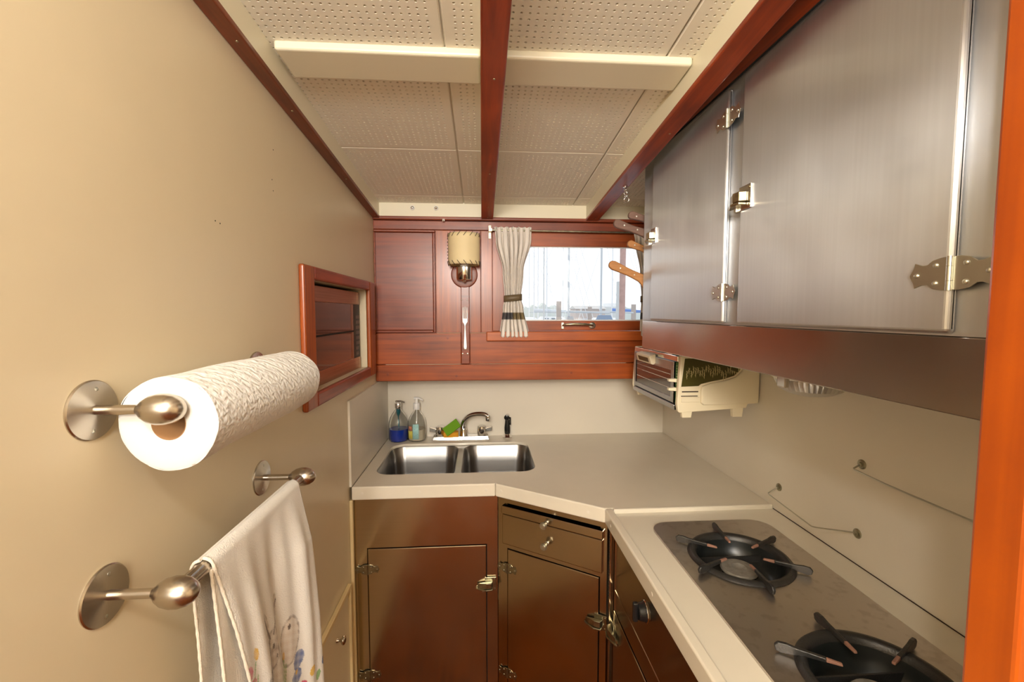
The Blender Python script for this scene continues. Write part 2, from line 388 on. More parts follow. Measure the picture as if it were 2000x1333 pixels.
# two round metal buttons on the lip board
for k, (x, lab) in enumerate(((-.315, 'small round metal button on white board, nearer the left wall'), (-.207, 'small round metal button on white board, above the lamp side'))):
    t = thing('curtain_stud', lab, 'button', (x, 2.082, 2.04), 'round metal studs on the white board')
    MB().lathe([(.0105, 0), (.0105, .002), (.0085, .0045), (.006, .0035), (.0055, .006), (.003, .0075), (0, .008)], (x, 2.0815, 2.04), (0, -1, 0), 24).build('rim', M_['white'], t, smooth=35)
    MB().lathe([(.006, .004), (.006, .0065), (.003, .0085), (0, .009)], (x, 2.0815, 2.04), (0, -1, 0), 20).build('cap', M_['chrome'], t, smooth=35)

# ------------------------------------------------------------------ mahogany hull side (wall) and window
mh = struct(MB().box(WL-.1, .12, PB+.012, BK+.05, 1.235, 2.0).box(.12, .93, PB+.012, BK+.05, 1.235, 1.47).box(.93, WR, PB+.012, BK+.05, 1.235, 2.0).box(.12, .93, PB+.012, BK+.05, 1.945, 2.0).build('wall_hull', M_['mahXd']), 'varnished mahogany panelled hull side above the sink', 'wall')
def plank(name, x0, x1, z0, z1, y=PB, d=.014, mat='mahX', bev=.002, lab=None):
    o = box(x0, x1, y, PB+.014 if y < PB+.012 else y+d, z0, z1).build(name, M_[mat], mh, bevel=bev)
    if lab: o['label'] = lab
    return o
plank('header_moulding', WL, WR, 1.986, 2.002, y=PB-.014, mat='mahXd', bev=.004)
plank('header_rail', WL, WR, 1.944, 1.984, mat='mahXd')
plank('fixed_panel', WL, -.226, 1.478, 1.930, y=PB+.004, mat='mahXd')
# moulding around the left panel
for a in ((WL, -.214, 1.931, 1.942), (-.225, -.215, 1.466, 1.93), (WL, -.226, 1.466, 1.477), (WL, WL+.008, 1.478, 1.93)):
    plank('panel_bead', a[0], a[1], a[2], a[3], y=PB-.004, mat='mahXd', bev=.003)
plank('stile', -.212, -.004, 1.465, 1.942, mat='mahZ')
plank('stile', -.0025, .050, 1.465, 1.942, mat='mahZ')
plank('lower_plank', WL, -.098, 1.317, 1.4625, mat='mahX')
plank('lower_plank', -.055, WR, 1.317, 1.4625, mat='mahX')
plank('bottom_rail', WL, WR, 1.238, 1.3145, y=PB-.006, mat='mahX', bev=.003)
for a in ((-.21, -.1, 1.4628, 1.4648), (-.055, .022, 1.4628, 1.4648), (-.45, -.1, 1.3147, 1.3165), (-.05, .7, 1.3147, 1.316)):
    o = box(a[0], a[1], PB+.0015, PB+.01, a[2]-.0004, a[3]+.0004).build('caulk_line', M_['caulk'], mh)
# upright cord cover below the lamp
plank('cord_cover', -.097, -.057, 1.317, 1.69, y=PB-.008, mat='mahXd', bev=.003)
for x, z in ((-.0905, 1.366), (-.067, 1.366), (-.092, 1.619), (-.068, 1.619)): screw(mh, (x, PB-.008, z), (0, -1, 0), .0042 if z < 1.5 else .003, 'hinge')
plank('sill_board', .022, .86, 1.426, 1.471, y=PB-.03, mat='sill', bev=.004, lab='lighter projecting window sill')
for x, z in ((-.16, 1.44), (-.44, 1.27), (-.12, 1.26), (.43, 1.27)):
    MB().lathe([(.006, 0), (.006, .0008), (0, .001)], (x, PB-.0062 if z < 1.3 else PB-.0001, z), (0, -1, 0), 16).build('wood_plug', M_['mahXd'], mh)
# window sash
win = struct(box(.052, .125, PB+.006, PB+.045, 1.472, 1.943).build('window_1', M_['mahZ'], bevel=.002), 'wooden framed window looking out on the marina', 'window')
for nm, a, mt in (('top_rail', (.125, .80, 1.873, 1.943), 'mahX'), ('bottom_rail', (.125, .80, 1.472, 1.520), 'mahX'), ('side_stile', (.80, .86, 1.472, 1.943), 'mahZ')):
    box(a[0], a[1], PB+.006, PB+.045, a[2], a[3]).build(nm, M_[mt], win, bevel=.002)
fr = MB()
fr.box(.125, .80, PB+.012, PB+.02, 1.5205, 1.5255); fr.box(.125, .80, PB+.012, PB+.02, 1.869, 1.8728)
fr.build('glazing_bead', M_['white'], win)
box(.125, .80, PB+.028, PB+.032, 1.5202, 1.8728).build('pane', M_['glass'], win)
# window lift handle
hd = MB(); hd.tube([(.388, PB+.004, 1.497), (.388, PB-.016, 1.500), (.40, PB-.022, 1.5035), (.44, PB-.025, 1.506), (.49, PB-.024, 1.504), (.525, PB-.02, 1.500), (.532, PB-.008, 1.499)], [.0045,.0045,.005,.0062,.0062,.005,.004], 12)
h = hd.build('handle', M_['brass'], win, smooth=50); h['label'] = 'polished metal pull handle on bottom rail'
MB().lathe([(.0165, 0), (.0165, .003), (.012, .006), (0, .007)], (.532, PB+.006, 1.497), (0, -1, 0), 24).build('handle_rosette', M_['hinge'], win, smooth=40)
box(.381, .393, PB-.001, PB+.006, 1.482, 1.513).build('handle_foot', M_['hinge'], win, bevel=.001)

# curtain rod + bracket
rod = thing('curtain_rod', 'thin dark curtain rod above the window', 'curtain rod', (.05, PB-.03, 1.94))
MB().tube([(.045, PB-.022, 1.9415), (.76, PB-.022, 1.937)], .0045, 10).build('rod', M_['hingeD'], rod, smooth=60)
box(.034, .046, PB-.004, PB, 1.905, 1.966).build('bracket', M_['brass'], rod, bevel=.001)
box(.034, .05, PB-.03, PB-.003, 1.934, 1.949).build('bracket_arm', M_['brass'], rod, bevel=.001)
for z in (1.912, 1.960): screw(rod, (.04, PB-.004, z), (0, -1, 0), .0035, 'hinge')

# curtains
def curtain_mat():
    t = NT('striped_linen'); b = t.b; b.inputs['Roughness'].default_value = .92
    at = t.n('ShaderNodeVertexColor'); at.layer_name = 'Col'; t.l(at.outputs[0], b.inputs['Base Color'])
    tc = t.n('ShaderNodeTexCoord'); nb = t.n('ShaderNodeTexNoise'); nb.inputs['Scale'].default_value = 600; t.l(tc.outputs['Object'], nb.inputs['Vector'])
    bp = t.n('ShaderNodeBump'); bp.inputs['Strength'].default_value = .4; bp.inputs['Distance'].default_value = .001
    t.l(nb.outputs['Fac'], bp.inputs['Height']); t.l(bp.outputs[0], b.inputs['Normal']); return t.m
M_['colcloth'] = curtain_mat()
def lerp(a, b, t): return a + (b - a) * t
def pw(tab, z):
    for (z0, v0), (z1, v1) in zip(tab, tab[1:]):
        if z <= z0 and z >= z1:
            t = (z0 - z) / (z0 - z1); t = t*t*(3-2*t) if abs(v0-v1) > 0 else t; return lerp(v0, v1, t)
    return tab[-1][1] if z < tab[-1][0] else tab[0][1]
def curtain(label, left, right, mirror=False):
    t = thing('curtain', label, 'curtain', (pw(left, 1.7), PB-.03, 1.45), 'tied linen curtains at the window')
    nu, nv = 120, 110; V = []; F = []; C = []
    z0, z1 = 1.955, 1.447
    for j in range(nv + 1):
        z = lerp(z0, z1, j / nv); xa, xb = pw(left, z), pw(right, z)
        for i in range(nu + 1):
            u = i / nu; uw = u + .018*math.sin(9*u + 14*z)
            amp = .010 * (1 - .35*math.exp(-((z-1.62)/.04)**2)) * (1 if z < 1.93 else .7)
            y = PB - .022 - .004 + amp * (math.sin(2*PI*6.5*uw) + .35*math.sin(2*PI*13*uw + 2*z*8)) - (.006 if z < 1.6 else 0)
            V.append((lerp(xa, xb, u) + .0015*math.sin(2*PI*6.5*uw+1), y, z + .003*math.sin(2*PI*6.5*u) * (1 if j in (0, nv) else 0)))
            c = sr(236, 229, 220)
            stripe = abs(((uw*6.5) % 1) - .5)
            if stripe < .13 and int(uw*6.5) % 2 == 0: c = sr(200, 190, 180)
            if 1.528 < z < 1.562: c = sr(84, 82, 84) if u < .45 else sr(132, 116, 84)
            C.append(c)
    for j in range(nv):
        for i in range(nu):
            a = j*(nu+1) + i; F.append((a, a+1, a+nu+2, a+nu+1))
    mb = MB(); mb.v = V; mb.f = F
    o = mb.build('cloth', M_['colcloth'], t, smooth=80, solid=.0016, recalc=False)
    ca = o.data.color_attributes.new('Col', 'FLOAT_COLOR', 'POINT')
    for i, c in enumerate(C): ca.data[i].color = c
    # tie
    za = 1.628; xa, xb = pw(left, za), pw(right, za); rs = []
    for dz in (-.015, .015):
        rs.append([((xa+xb)/2 + ((xb-xa)/2 + .003)*math.cos(a), PB-.026 + .019*math.sin(a), za + dz + .004*math.cos(a)) for a in [2*PI*k/32 for k in range(32)]])
    MB().rings(rs, cap0=False, cap1=False).build('tie_back', M_['tie'], t, smooth=60, solid=.001, recalc=False)
    return t
curtain('linen curtain tied with a brown ribbon at the left side of window',
        [(1.955, .060), (1.90, .066), (1.75, .098), (1.628, .107), (1.58, .098), (1.447, .083)],
        [(1.955, .233), (1.90, .232), (1.75, .196), (1.628, .186), (1.58, .196), (1.447, .223)])
curtain('linen curtain at right end of window, partly behind steel cabinet',
        [(1.955, .718), (1.90, .728), (1.75, .752), (1.628, .760), (1.58, .757), (1.447, .757)],
        [(1.955, .86), (1.90, .86), (1.75, .85), (1.628, .84), (1.58, .85), (1.447, .87)])

# ------------------------------------------------------------------ wall lamp
L = thing('wall_lamp', 'wall lamp with laced parchment shade on mahogany panelling', 'lamp', (-.08, PB, 1.735))
MB().lathe([(.062, 0), (.062, .006), (.058, .010), (.05, .011), (0, .011)], (-.08, PB, 1.737), (0, -1, 0), 48).build('backplate', M_['mahXd'], L, smooth=35)
cx, cy = -.078, PB - .075
MB().lathe([(.034, 1.708), (.036, 1.712), (.036, 1.765), (.033, 1.768), (0, 1.768)], (cx, cy+.018, 0), 'z', 40).build('socket', M_['chrome'], L, smooth=40)
MB().lathe([(.0, 1.698), (.008, 1.700), (.010, 1.705), (.034, 1.708)], (cx, cy+.018, 0), 'z', 32).build('socket_base', M_['chrome'], L, smooth=60)
MB().tube([(cx, cy+.018, 1.703), (cx, cy+.05, 1.700), (cx, PB-.008, 1.708)], .005, 10).build('arm', M_['chrome'], L, smooth=60)
MB().lathe([(.018, 1.768), (.022, 1.79), (.03, 1.82), (.028, 1.85), (.012, 1.868), (0, 1.87)], (cx, cy, 0), 'z', 24).build('bulb', M_['white'], L, smooth=60)
R = .070
def shp(th, z): return (cx + R*math.cos(th), cy + R*.92*math.sin(th), z)
ztop = lambda th: 1.911; zbt = lambda th: 1.776
rs = [[shp(2*PI*k/64, lerp(1.774, 1.912, j/10)) for k in range(64)] for j in range(11)]
MB().rings(rs, cap0=False, cap1=False).build('shade', M_['shade'], L, smooth=60, solid=.0015, recalc=False)
lc = MB()
nl = 16
for k in range(nl):
    a0 = 2*PI*k/nl
    for zz, s_ in ((1.912, 1), (1.774, -1)):
        pts = []
        for q in range(5):
            a = a0 + .22*(q/4.0); rr = R + (.0025 if q < 3 else .001); z = zz - s_*.016 + s_*.020*(q/4.0)
            pts.append((cx + rr*math.cos(a), cy + rr*.92*math.sin(a), z))
        lc.tube(pts, .0013, 6)
for q in range(9):      # lacing up the side seam
    z = 1.785 + q*.0145
    lc.tube([(cx-R-.001, cy-.006, z), (cx-R-.004, cy, z+.004), (cx-R-.001, cy+.006, z+.008)], .0014, 6)
lc.build('lacing', M_['lace'], L, smooth=60)

# ------------------------------------------------------------------ fork
fk = thing('fork', 'polished metal fork mounted upright below wall lamp', 'fork', (-.077, PB-.012, 1.388))
yf = PB - .0115
outl = [(-.0855+.003, 1.388), (-.0715-.001, 1.388), (-.0705, 1.40), (-.0735, 1.45), (-.0762, 1.497), (-.0725, 1.508), (-.0665, 1.516), (-.0660, 1.53), (-.0675, 1.585), (-.0695, 1.585), (-.0697, 1.532),
        (-.0735, 1.532), (-.0737, 1.588), (-.0757, 1.588), (-.0760, 1.532), (-.0797, 1.532), (-.0799, 1.588), (-.0819, 1.588), (-.0822, 1.532), (-.0857, 1.532), (-.0862, 1.585), (-.0882, 1.585), (-.0895, 1.53), (-.0890, 1.516), (-.0835, 1.508), (-.0800, 1.497), (-.0823, 1.45), (-.0850, 1.40)]
bmf = MB(); bmf.prism([(x, yf, z) for x, z in outl], (0, .003, 0)); bmf.build('fork_body', M_['nickelS'], fk, bevel=.0007)
hk = thing('curtain_hook', 'tiny metal hook on header rail above wall lamp', 'hook', (-.173, PB-.014, 1.985))
MB().box(-.179, -.167, PB-.018, PB-.0135, 1.979, 1.990).build('plate', M_['chrome'], hk, bevel=.001)
MB().tube([(-.173, PB-.018, 1.986), (-.173, PB-.024, 1.983), (-.173, PB-.024, 1.977)], .002, 8).build('pin', M_['chrome'], hk, smooth=60)

# ------------------------------------------------------------------ microwave niche and oven on left wall
nf = thing('niche_frame', 'red mahogany frame around the wall niche holding the microwave', 'frame', (-.478, 1.6, 1.285))
X0, X1 = WL+.0005, -.478
y0, y1, z0, z1 = 1.235, 2.028, 1.283, 1.693; iy0, iy1, iz0, iz1 = 1.312, 1.935, 1.325, 1.655
for nm, a in (('frame_stile', (y0, iy0, z0, z1)), ('frame_stile', (iy1+.0, y1, z0, z1)), ('frame_rail', (iy0, iy1, iz1, z1)), ('frame_rail', (iy0, iy1, z0, iz0))):
    box(X0, X1, a[0], a[1], a[2], a[3]).build(nm, M_['mahZ'] if 'stile' in nm else M_['mahY'], nf, bevel=.006, seg=3)
lin = MB(); lin.box(WL-.44, WL-.0006, 1.9352, 1.947, 1.318, 1.66); lin.build('niche_lining', M_['blond'], nf)
lin = MB(); lin.box(WL-.44, WL-.0006, 1.302, 1.934, 1.312, 1.3235); lin.box(WL-.44, WL-.0006, 1.302, 1.934, 1.657, 1.668); lin.box(WL-.44, WL-.0006, 1.30, 1.3115, 1.32, 1.66); lin.build('niche_shelf', M_['mahY'], nf)
mw = thing('microwave', 'brown fronted microwave oven recessed in left wall niche', 'microwave', (-.7, 1.62, 1.3245))
MX = -.518
box(MX-.33, MX-.012, 1.33, 1.914, 1.3245, 1.646).build('body', M_['blackp'], mw)
box(MX-.012, MX, 1.33, 1.886, 1.594, 1.645).build('upper_band', M_['mwband'], mw, bevel=.0015)
box(MX-.012, MX, 1.8885, 1.918, 1.594, 1.645).build('upper_band', M_['mwband'], mw, bevel=.0015)
box(MX-.012, MX, 1.33, 1.886, 1.325, 1.374).build('lower_band', M_['mwband'], mw, bevel=.0015)
box(MX-.012, MX, 1.8885, 1.918, 1.325, 1.374).build('lower_band', M_['mwband'], mw, bevel=.0015)
dr = box(MX-.012, MX-.002, 1.33, 1.83, 1.3745, 1.5935).build('door', M_['dglass'], mw)
box(MX-.002, MX+.0005, 1.335, 1.826, 1.482, 1.488).build('door_line', M_['gap'], dr)
cp = box(MX-.012, MX-.002, 1.8305, 1.918, 1.3745, 1.5935).build('control_panel', M_['panelD'], mw)
kb = MB()
for r_ in range(8):
    for c_ in range(2 if r_ > 5 else 3):
        y = 1.866 + c_*.018; z = 1.548 - r_*.0215; kb.box(MX-.002, MX-.0012, y, y+.013, z-.013, z)
kb.build('keypad', M_['dial'], cp)

# ------------------------------------------------------------------ towel rails
def ball_rail(name, label, z, ya, yb_, xb, group):
    t = thing(name, label, 'rail', (WL, (ya+yb_)/2, z), group)
    for y in (ya, yb_):
        pl = MB().lathe([(.0385, 0), (.0385, .0015), (.037, .003), (.010, .006), (.0075, .0065), (0, .0065)], (WL, y, z), (1, 0, 0), 48).build('wall_plate', M_['nickel'], t, smooth=25)
        for dz in (-.026, .026): screw(pl, (WL+.0033, y+.004*(1 if dz > 0 else -1), z+dz), (1, 0, 0), .0035, 'hinge')
        MB().tube([(WL+.005, y, z), (xb-.02, y, z)], .0065, 16).build('arm', M_['nickel'], t, smooth=60)
        prof = [(.0072, -.029), (.0085, -.0265), (.013, -.022), (.0178, -.014), (.0202, -.004), (.0200, .006), (.0172, .016), (.0118, .0235), (.006, .0272), (0, .0285)]
        MB().lathe(prof, (xb, y, z), (1, 0, 0), 32).build('ball_end', M_['nickel'], t, smooth=60)
    return t
rg = None
tr = ball_rail('towel_rail', 'brushed nickel wall rail with white tea towel draped over it', 1.190, .590, 1.003, -.405, None)
# fluted bar
pts = []; nb_ = 36; rs = []
for y in (.602, .99):
    rs.append([(-.405 + (.0098 + .0007*(k % 3 == 0))*math.cos(2*PI*k/nb_), y, 1.190 + (.0098 + .0007*(k % 3 == 0))*math.sin(2*PI*k/nb_)) for k in range(nb_)])
MB().rings(rs).build('bar', M_['nickel'], tr, smooth=20)
pr = ball_rail('paper_towel_holder', 'brushed nickel wall holder carrying the paper towel roll', 1.436, .588, 1.0, -.41, None)
MB().tube([(-.41, .60, 1.436), (-.41, .99, 1.436)], .0075, 14).build('bar', M_['nickel'], pr, smooth=60)

# paper towel roll
t_ = NT('embossed_paper'); b = t_.b; b.inputs['Base Color'].default_value = (.84, .825, .79, 1); b.inputs['Roughness'].default_value = .95
tc = t_.n('ShaderNodeTexCoord'); vo = t_.n('ShaderNodeTexVoronoi', feature='DISTANCE_TO_EDGE'); vo.inputs['Scale'].default_value = 48; t_.l(tc.outputs['Object'], vo.inputs['Vector'])
wv = t_.n('ShaderNodeTexWave', wave_type='RINGS'); wv.inputs['Scale'].default_value = 26; wv.inputs['Distortion'].default_value = 6; wv.inputs['Detail Scale'].default_value = 2.5; t_.l(tc.outputs['Object'], wv.inputs['Vector'])
mx = t_.n('ShaderNodeMath', operation='ADD'); t_.l(vo.outputs[0], mx.inputs[0]); t_.l(wv.outputs['Fac'], mx.inputs[1])
bp = t_.n('ShaderNodeBump'); bp.inputs['Strength'].default_value = .45; bp.inputs['Distance'].default_value = .003; t_.l(mx.outputs[0], bp.inputs['Height']); t_.l(bp.outputs[0], b.inputs['Normal'])
M_['emboss'] = t_.m
roll = thing('paper_towel_roll', 'white embossed paper towel roll on the upper wall holder', 'paper towel', (-.41, .60, 1.36))
def rc(y): u = (y - .603) / .36; return Vector((lerp(-.4125, -.408, u), y, lerp(1.4135, 1.418, u)))
def rr(y, a): return .0630 - .002*(y-.6)/.36 + .0009*math.sin(3*a + y*20) + .0006*math.sin(7*a+y*45)
nseg = 72; rs = []
ys = [.603 + .36*k/40 for k in range(41)]
for y in [.603] + ys + [.963]:
    c = rc(y); first = (y == .603 and not rs)
    rs.append([(c.x + rr(y, a)*(.975 if first else 1)*math.cos(a), y - (.0 if not first else .001), c.z + rr(y, a)*(.975 if first else 1)*math.sin(a)) for a in [2*PI*k/nseg for k in range(nseg)]])
MB().rings(rs, cap0=False, cap1=False).build('outer_sheet', M_['emboss'], roll, smooth=50)
for y, s_ in ((.6025, 1), (.963, -1)):
    c = rc(y); prof = [.0622 if y < .7 else .0602, .058, .05, .042, .034, .026, .0215]
    rs = [[(c.x + p*math.cos(a), y - s_*.0015*((i % 2)) - s_*.001*(1-abs(i-3)/3), c.z + p*math.sin(a)) for a in [2*PI*k/48 for k in range(48)]] for i, p in enumerate(prof)]
    MB().rings(rs, cap0=False, cap1=False).build('end_face', M_['paper'], roll, smooth=60)
rs = [[(rc(y).x + .0215*math.cos(a), y, rc(y).z + .0215*math.sin(a)) for a in [2*PI*k/36 for k in range(36)]] for y in (.602, .963)]
MB().rings(rs, cap0=False, cap1=False).build('core', M_['card'], roll, smooth=60, solid=.001)

# ------------------------------------------------------------------ tea towel
tw = thing('tea_towel', 'white tea towel with printed rabbit and flowers hanging on lower wall rail', 'towel', (-.405, .8, 1.2))
def toweltex(y, z):
    base = Vector(sr(232, 226, 216)[:3]); c = base
    n = math.sin(y*311.7 + z*173.3) * math.sin(y*97.1 - z*211.9)
    def ell(cy_, cz_, a, b_, rot=0):
        dy, dz = y - cy_, z - cz_; cr, s2 = math.cos(rot), math.sin(rot); u = (dy*cr + dz*s2)/a; v = (-dy*s2 + dz*cr)/b_
        return u*u + v*v
    def seg(p, q, wd):
        py, pz = y-p[0], z-p[1]; dy, dz = q[0]-p[0], q[1]-p[1]; t = max(0, min(1, (py*dy+pz*dz)/(dy*dy+dz*dz)))
        return math.hypot(py-t*dy, pz-t*dz) < wd
    dark = Vector(sr(96, 78, 62)[:3]); grey = Vector(sr(176, 156, 138)[:3]); tan = Vector(sr(196, 170, 142)[:3])
    # rabbit body and head, washed brown
    for e, col, k in ((ell(.792, .86, .045, .09), grey, .55), (ell(.797, .947, .026, .036), grey, .6), (ell(.775, .998, .010, .032, .18), grey, .6), (ell(.822, .99, .009, .04, -.25), grey, .5), (ell(.868, .905, .028, .05), tan, .5)):
        if e < 1: c = c.lerp(col, k*(.65+.35*n))
        if .82 < e < 1.06: c = c.lerp(dark, .35 + .25*n)
    if seg((.765, 1.022), (.786, .972), .0035) or seg((.834, 1.015), (.80, .972), .0022) or seg((.786, .975), (.757, .89), .003): c = c.lerp(dark, .85)
    for q in ((.797, .950, .0045), (.866, .936, .005), (.806, .925, .003)):
        if ell(q[0], q[1], q[2]*.8, q[2]*1.2) < 1: c = dark
    # flowers
    blue = Vector(sr(92, 108, 158)[:3]); pink = Vector(sr(206, 84, 112)[:3]); yel = Vector(sr(222, 176, 50)[:3]); gr = Vector(sr(130, 170, 96)[:3])
    for e, col in ((ell(.728, .990, .006, .012, .2), yel), (ell(.706, .992-.018, .008, .012, .3), pink), (ell(.714, .944, .011, .013), pink), (ell(.849, .888, .004, .008), yel), (ell(.893, .845, .015, .02), blue), (ell(.888, .81, .016, .018), blue)):
        if e < 1: c = c.lerp(col, .8 + .2*n)
    e = ell(.676, .975, .016, .02); th = math.atan2(z-.975, y-.676)
    if e < (.75 + .25*math.cos(7*th)): c = c.lerp(blue, .8 + .2*n)
    if ell(.889, .822, .004, .005) < 1: c = yel
    for p, q in (((.726, .978), (.712, .93)), ((.706, .962), (.700, .92)), ((.849, .88), (.850, .82)), ((.843, .86), (.846, .82)), ((.856, .865), (.853, .82)), ((.73, .95), (.722, .90))):
        if seg(p, q, .0016): c = c.lerp(gr, .8)
    if z < .80:
        for k in range(14):
            if ell(.69 + k*.024, .775 + .018*math.sin(k*2.1), .009, .011) < 1: c = (blue, pink, yel, gr)[k % 4]
    return (c.x, c.y, c.z, 1)
def cloth_sheet(name, fpos, nu, nv, paint, parent, solid=.0028):
    V = []; F = []; C = []
    for j in range(nv+1):
        for i in range(nu+1):
            p = fpos(i/nu, j/nv); V.append(p); C.append(toweltex(p[1], p[2]) if paint else sr(228, 220, 206))
    for j in range(nv):
        for i in range(nu):
            a = j*(nu+1)+i; F.append((a, a+1, a+nu+2, a+nu+1))
    mb = MB(); mb.v = V; mb.f = F; o = mb.build(name, M_['terry'], parent, smooth=80, solid=solid, recalc=False)
    ca = o.data.color_attributes.new('Col', 'FLOAT_COLOR', 'POINT')
    flat = []
    for c in C: flat += list(c)
    ca.data.foreach_set('color', flat); return o
t_ = NT('terry_cloth'); b = t_.b; b.inputs['Roughness'].default_value = 1; at = t_.n('ShaderNodeVertexColor'); at.layer_name = 'Col'; t_.l(at.outputs[0], b.inputs['Base Color'])
b.inputs['Sheen Weight'].default_value = .3
tc = t_.n('ShaderNodeTexCoord'); nb2 = t_.n('ShaderNodeTexNoise'); nb2.inputs['Scale'].default_value = 420; nb2.inputs['Detail'].default_value = 4; t_.l(tc.outputs['Object'], nb2.inputs['Vector'])
bp = t_.n('ShaderNodeBump'); bp.inputs['Strength'].default_value = .8; bp.inputs['Distance'].default_value = .0018; t_.l(nb2.outputs['Fac'], bp.inputs['Height']); t_.l(bp.outputs[0], b.inputs['Normal'])
M_['terry'] = t_.m
RB = .0135
def fold(u, d): # fold amplitude grows with drop d
    k = min(1, d/.12)
    return k*(.008*math.sin(2*PI*1.3*u + .4) + .010*max(0, math.sin(2*PI*.9*(u-.55)))*(u > .55) + .0025*math.sin(2*PI*5*u + 8*d))
def front(u, v):
    # v 0..0.12 over the bar, rest hanging in front
    Ltot = .62
    s = v*Ltot
    arc = PI*RB*.5
    if s < arc:
        a = PI/2 - s/RB; x = -.405 + RB*math.cos(a); z = 1.190 + RB*math.sin(a); d = 0
    else:
        d = s - arc; x = -.405 + RB; z = 1.190 - d
    ya = lerp(.647, .735, min(1, d/.36)**.9) if d < .36 else .735 + (d-.36)*.1
    yb2 = .948 + .10*d
    y = lerp(ya, yb2, u)
    return (x + fold(u, d) + .010*min(1, d/.3), y, z)
cloth_sheet('front_drape', front, 150, 260, True, tw)
def back(u, v):
    s = v*.60; arc = PI*RB*.5
    if s < arc:
        a = PI/2 + s/RB; x = -.405 + RB*math.cos(a); z = 1.190 + RB*math.sin(a); d = 0
    else: d = s - arc; x = -.405 - RB; z = 1.190 - d
    y = lerp(.640 + .14*d*(1-.3*d), .945 + .05*d, u)
    return (x - .012*min(1, d/.2) + .4*fold(u, d), y, z)
cloth_sheet('back_drape', back, 60, 90, False, tw)
def inner(u, v):   # doubled layer of the folded towel between front and bar
    d = .004 + v*.56
    return (-.405 + .0100 + .35*fold(u*.5, d) - .002*min(1, d/.2), lerp(.646 + .105*d, .80 + .1*d, u), 1.190 - d)
cloth_sheet('inner_fold', inner, 30, 80, False, tw)
for fn, nm, r_ in ((front, 'hem', .0042), (inner, 'hem', .004), (back, 'hem', .0036)):
    pts = [Vector(fn(0.0, k/160.0)) + Vector((0, .001, 0)) for k in range(161)]
    if fn is front: pts = [p for p in pts]
    rad = [r_*.6*(1 + .12*math.sin(k*1.15)) for k in range(len(pts))]
    mb = MB(); mb.tube(pts, rad, 8); o = mb.build(nm, M_['terry'], tw, smooth=80)
    ca = o.data.color_attributes.new('Col', 'FLOAT_COLOR', 'POINT')
    for i in range(len(o.data.vertices)): ca.data[i].color = sr(226, 214, 194)

# ------------------------------------------------------------------ small locker door low on the left wall
ld = thing('locker_door', 'cream locker door with raised edging low on left wall', 'door', (WL, 1.3, .1))
ZT = .568
box(WL+.0005, WL+.006, .95, 1.577, .08, ZT-.018).build('panel', M_['cream'], ld)
m = MB(); m.box(WL+.0005, WL+.015, .93, 1.592, ZT-.016, ZT); m.build('top_edging', M_['batten'], ld, bevel=.002)
m = MB(); m.box(WL+.0005, WL+.015, 1.578, 1.592, .06, ZT-.0165); m.build('side_edging', M_['batten'], ld, bevel=.002)
MB().lathe([(.007, 0), (.006, .004), (.0045, .009), (.006, .014), (.0125, .018), (.0145, .022), (.013, .026), (.006, .029), (0, .0295)], (WL+.006, 1.445, .462), (1, 0, 0), 28).build('knob', M_['nickel'], ld, smooth=50)
struct(box(WL+.0005, WL+.012, 1.632, 1.648, 0, .861).build('trim_8', M_['batten'], bevel=.002), 'cream corner batten between left wall and sink cabinet', 'trim')

# ------------------------------------------------------------------ splash panel on left wall
sp = box(WL+.0005, -.4862, 1.640, 2.2995, .9105, 1.2345).build('splash_panel', M_['offwhite'])
tag(sp, 'off-white upright splash panel left of the sink', 'splash panel')

# ------------------------------------------------------------------ worktop
wt = thing('worktop', 'off-white angled worktop around the double sink', 'worktop', (0, 2, .86))
outer = [(-.4855, 1.645, CT), (.052, 1.645, CT), (.417, 1.400, CT), (.9795, 1.400, CT), (.9795, 2.2995, CT), (-.4855, 2.2995, CT)]
sinkhole = rrect(-.436, .224, 1.762, 2.172, .065, CT, 10)
holed(outer, [sinkhole], .013).build('top', M_['worktop'], wt, bevel=.0025)
A = Vector((.052, 1.640)); B = Vector((.414, 1.395)); dd = (B-A).normalized(); nn = Vector((-dd.y, dd.x))
def edge_strip(p, q, z0, z1, th=.014):
    p = Vector(p); q = Vector(q); d = (q-p).normalized(); n = Vector((d.y, -d.x))
    a, b_ = p + n*th*.0, q; m = MB(); off = n*th
    m.hexa([(p.x+off.x, p.y+off.y, z0), (q.x+off.x, q.y+off.y, z0), (q.x, q.y, z0), (p.x, p.y, z0), (p.x+off.x, p.y+off.y, z1), (q.x+off.x, q.y+off.y, z1), (q.x, q.y, z1), (p.x, p.y, z1)])
    return m, n
def fillet_strip(name, pts, z0, z1, parent, mat='worktop'):
    m = MB(); V = pts
    n = len(V)//2
    m.hexa([(V[0][0],V[0][1],z0),(V[1][0],V[1][1],z0),(V[2][0],V[2][1],z0),(V[3][0],V[3][1],z0),(V[0][0],V[0][1],z1),(V[1][0],V[1][1],z1),(V[2][0],V[2][1],z1),(V[3][0],V[3][1],z1)])
    return m.build(name, M_[mat], parent, bevel=.005, seg=4)
th = .013
n1 = Vector((0, -1)); n2 = Vector((dd.y, -dd.x))
miter = (n1 + n2); miter = Vector((.052, 1.645)) + miter / (1 + n1.dot(n2)) * th
c2 = Vector((.417, 1.400)); n3 = Vector((-1, 0)); m2 = c2 + (n2+n3)/(1+n2.dot(n3))*th
fillet_strip('edge_strip', [(-.4855, 1.645-th), (miter.x-.0004, miter.y), (.052-.0004, 1.6448), (-.4855, 1.6448)], .862, .9125, wt)
fillet_strip('edge_strip', [(miter.x+.0004, miter.y), (m2.x, m2.y), (c2.x, c2.y), (.052+.0004, 1.6448)], .862, .9125, wt)
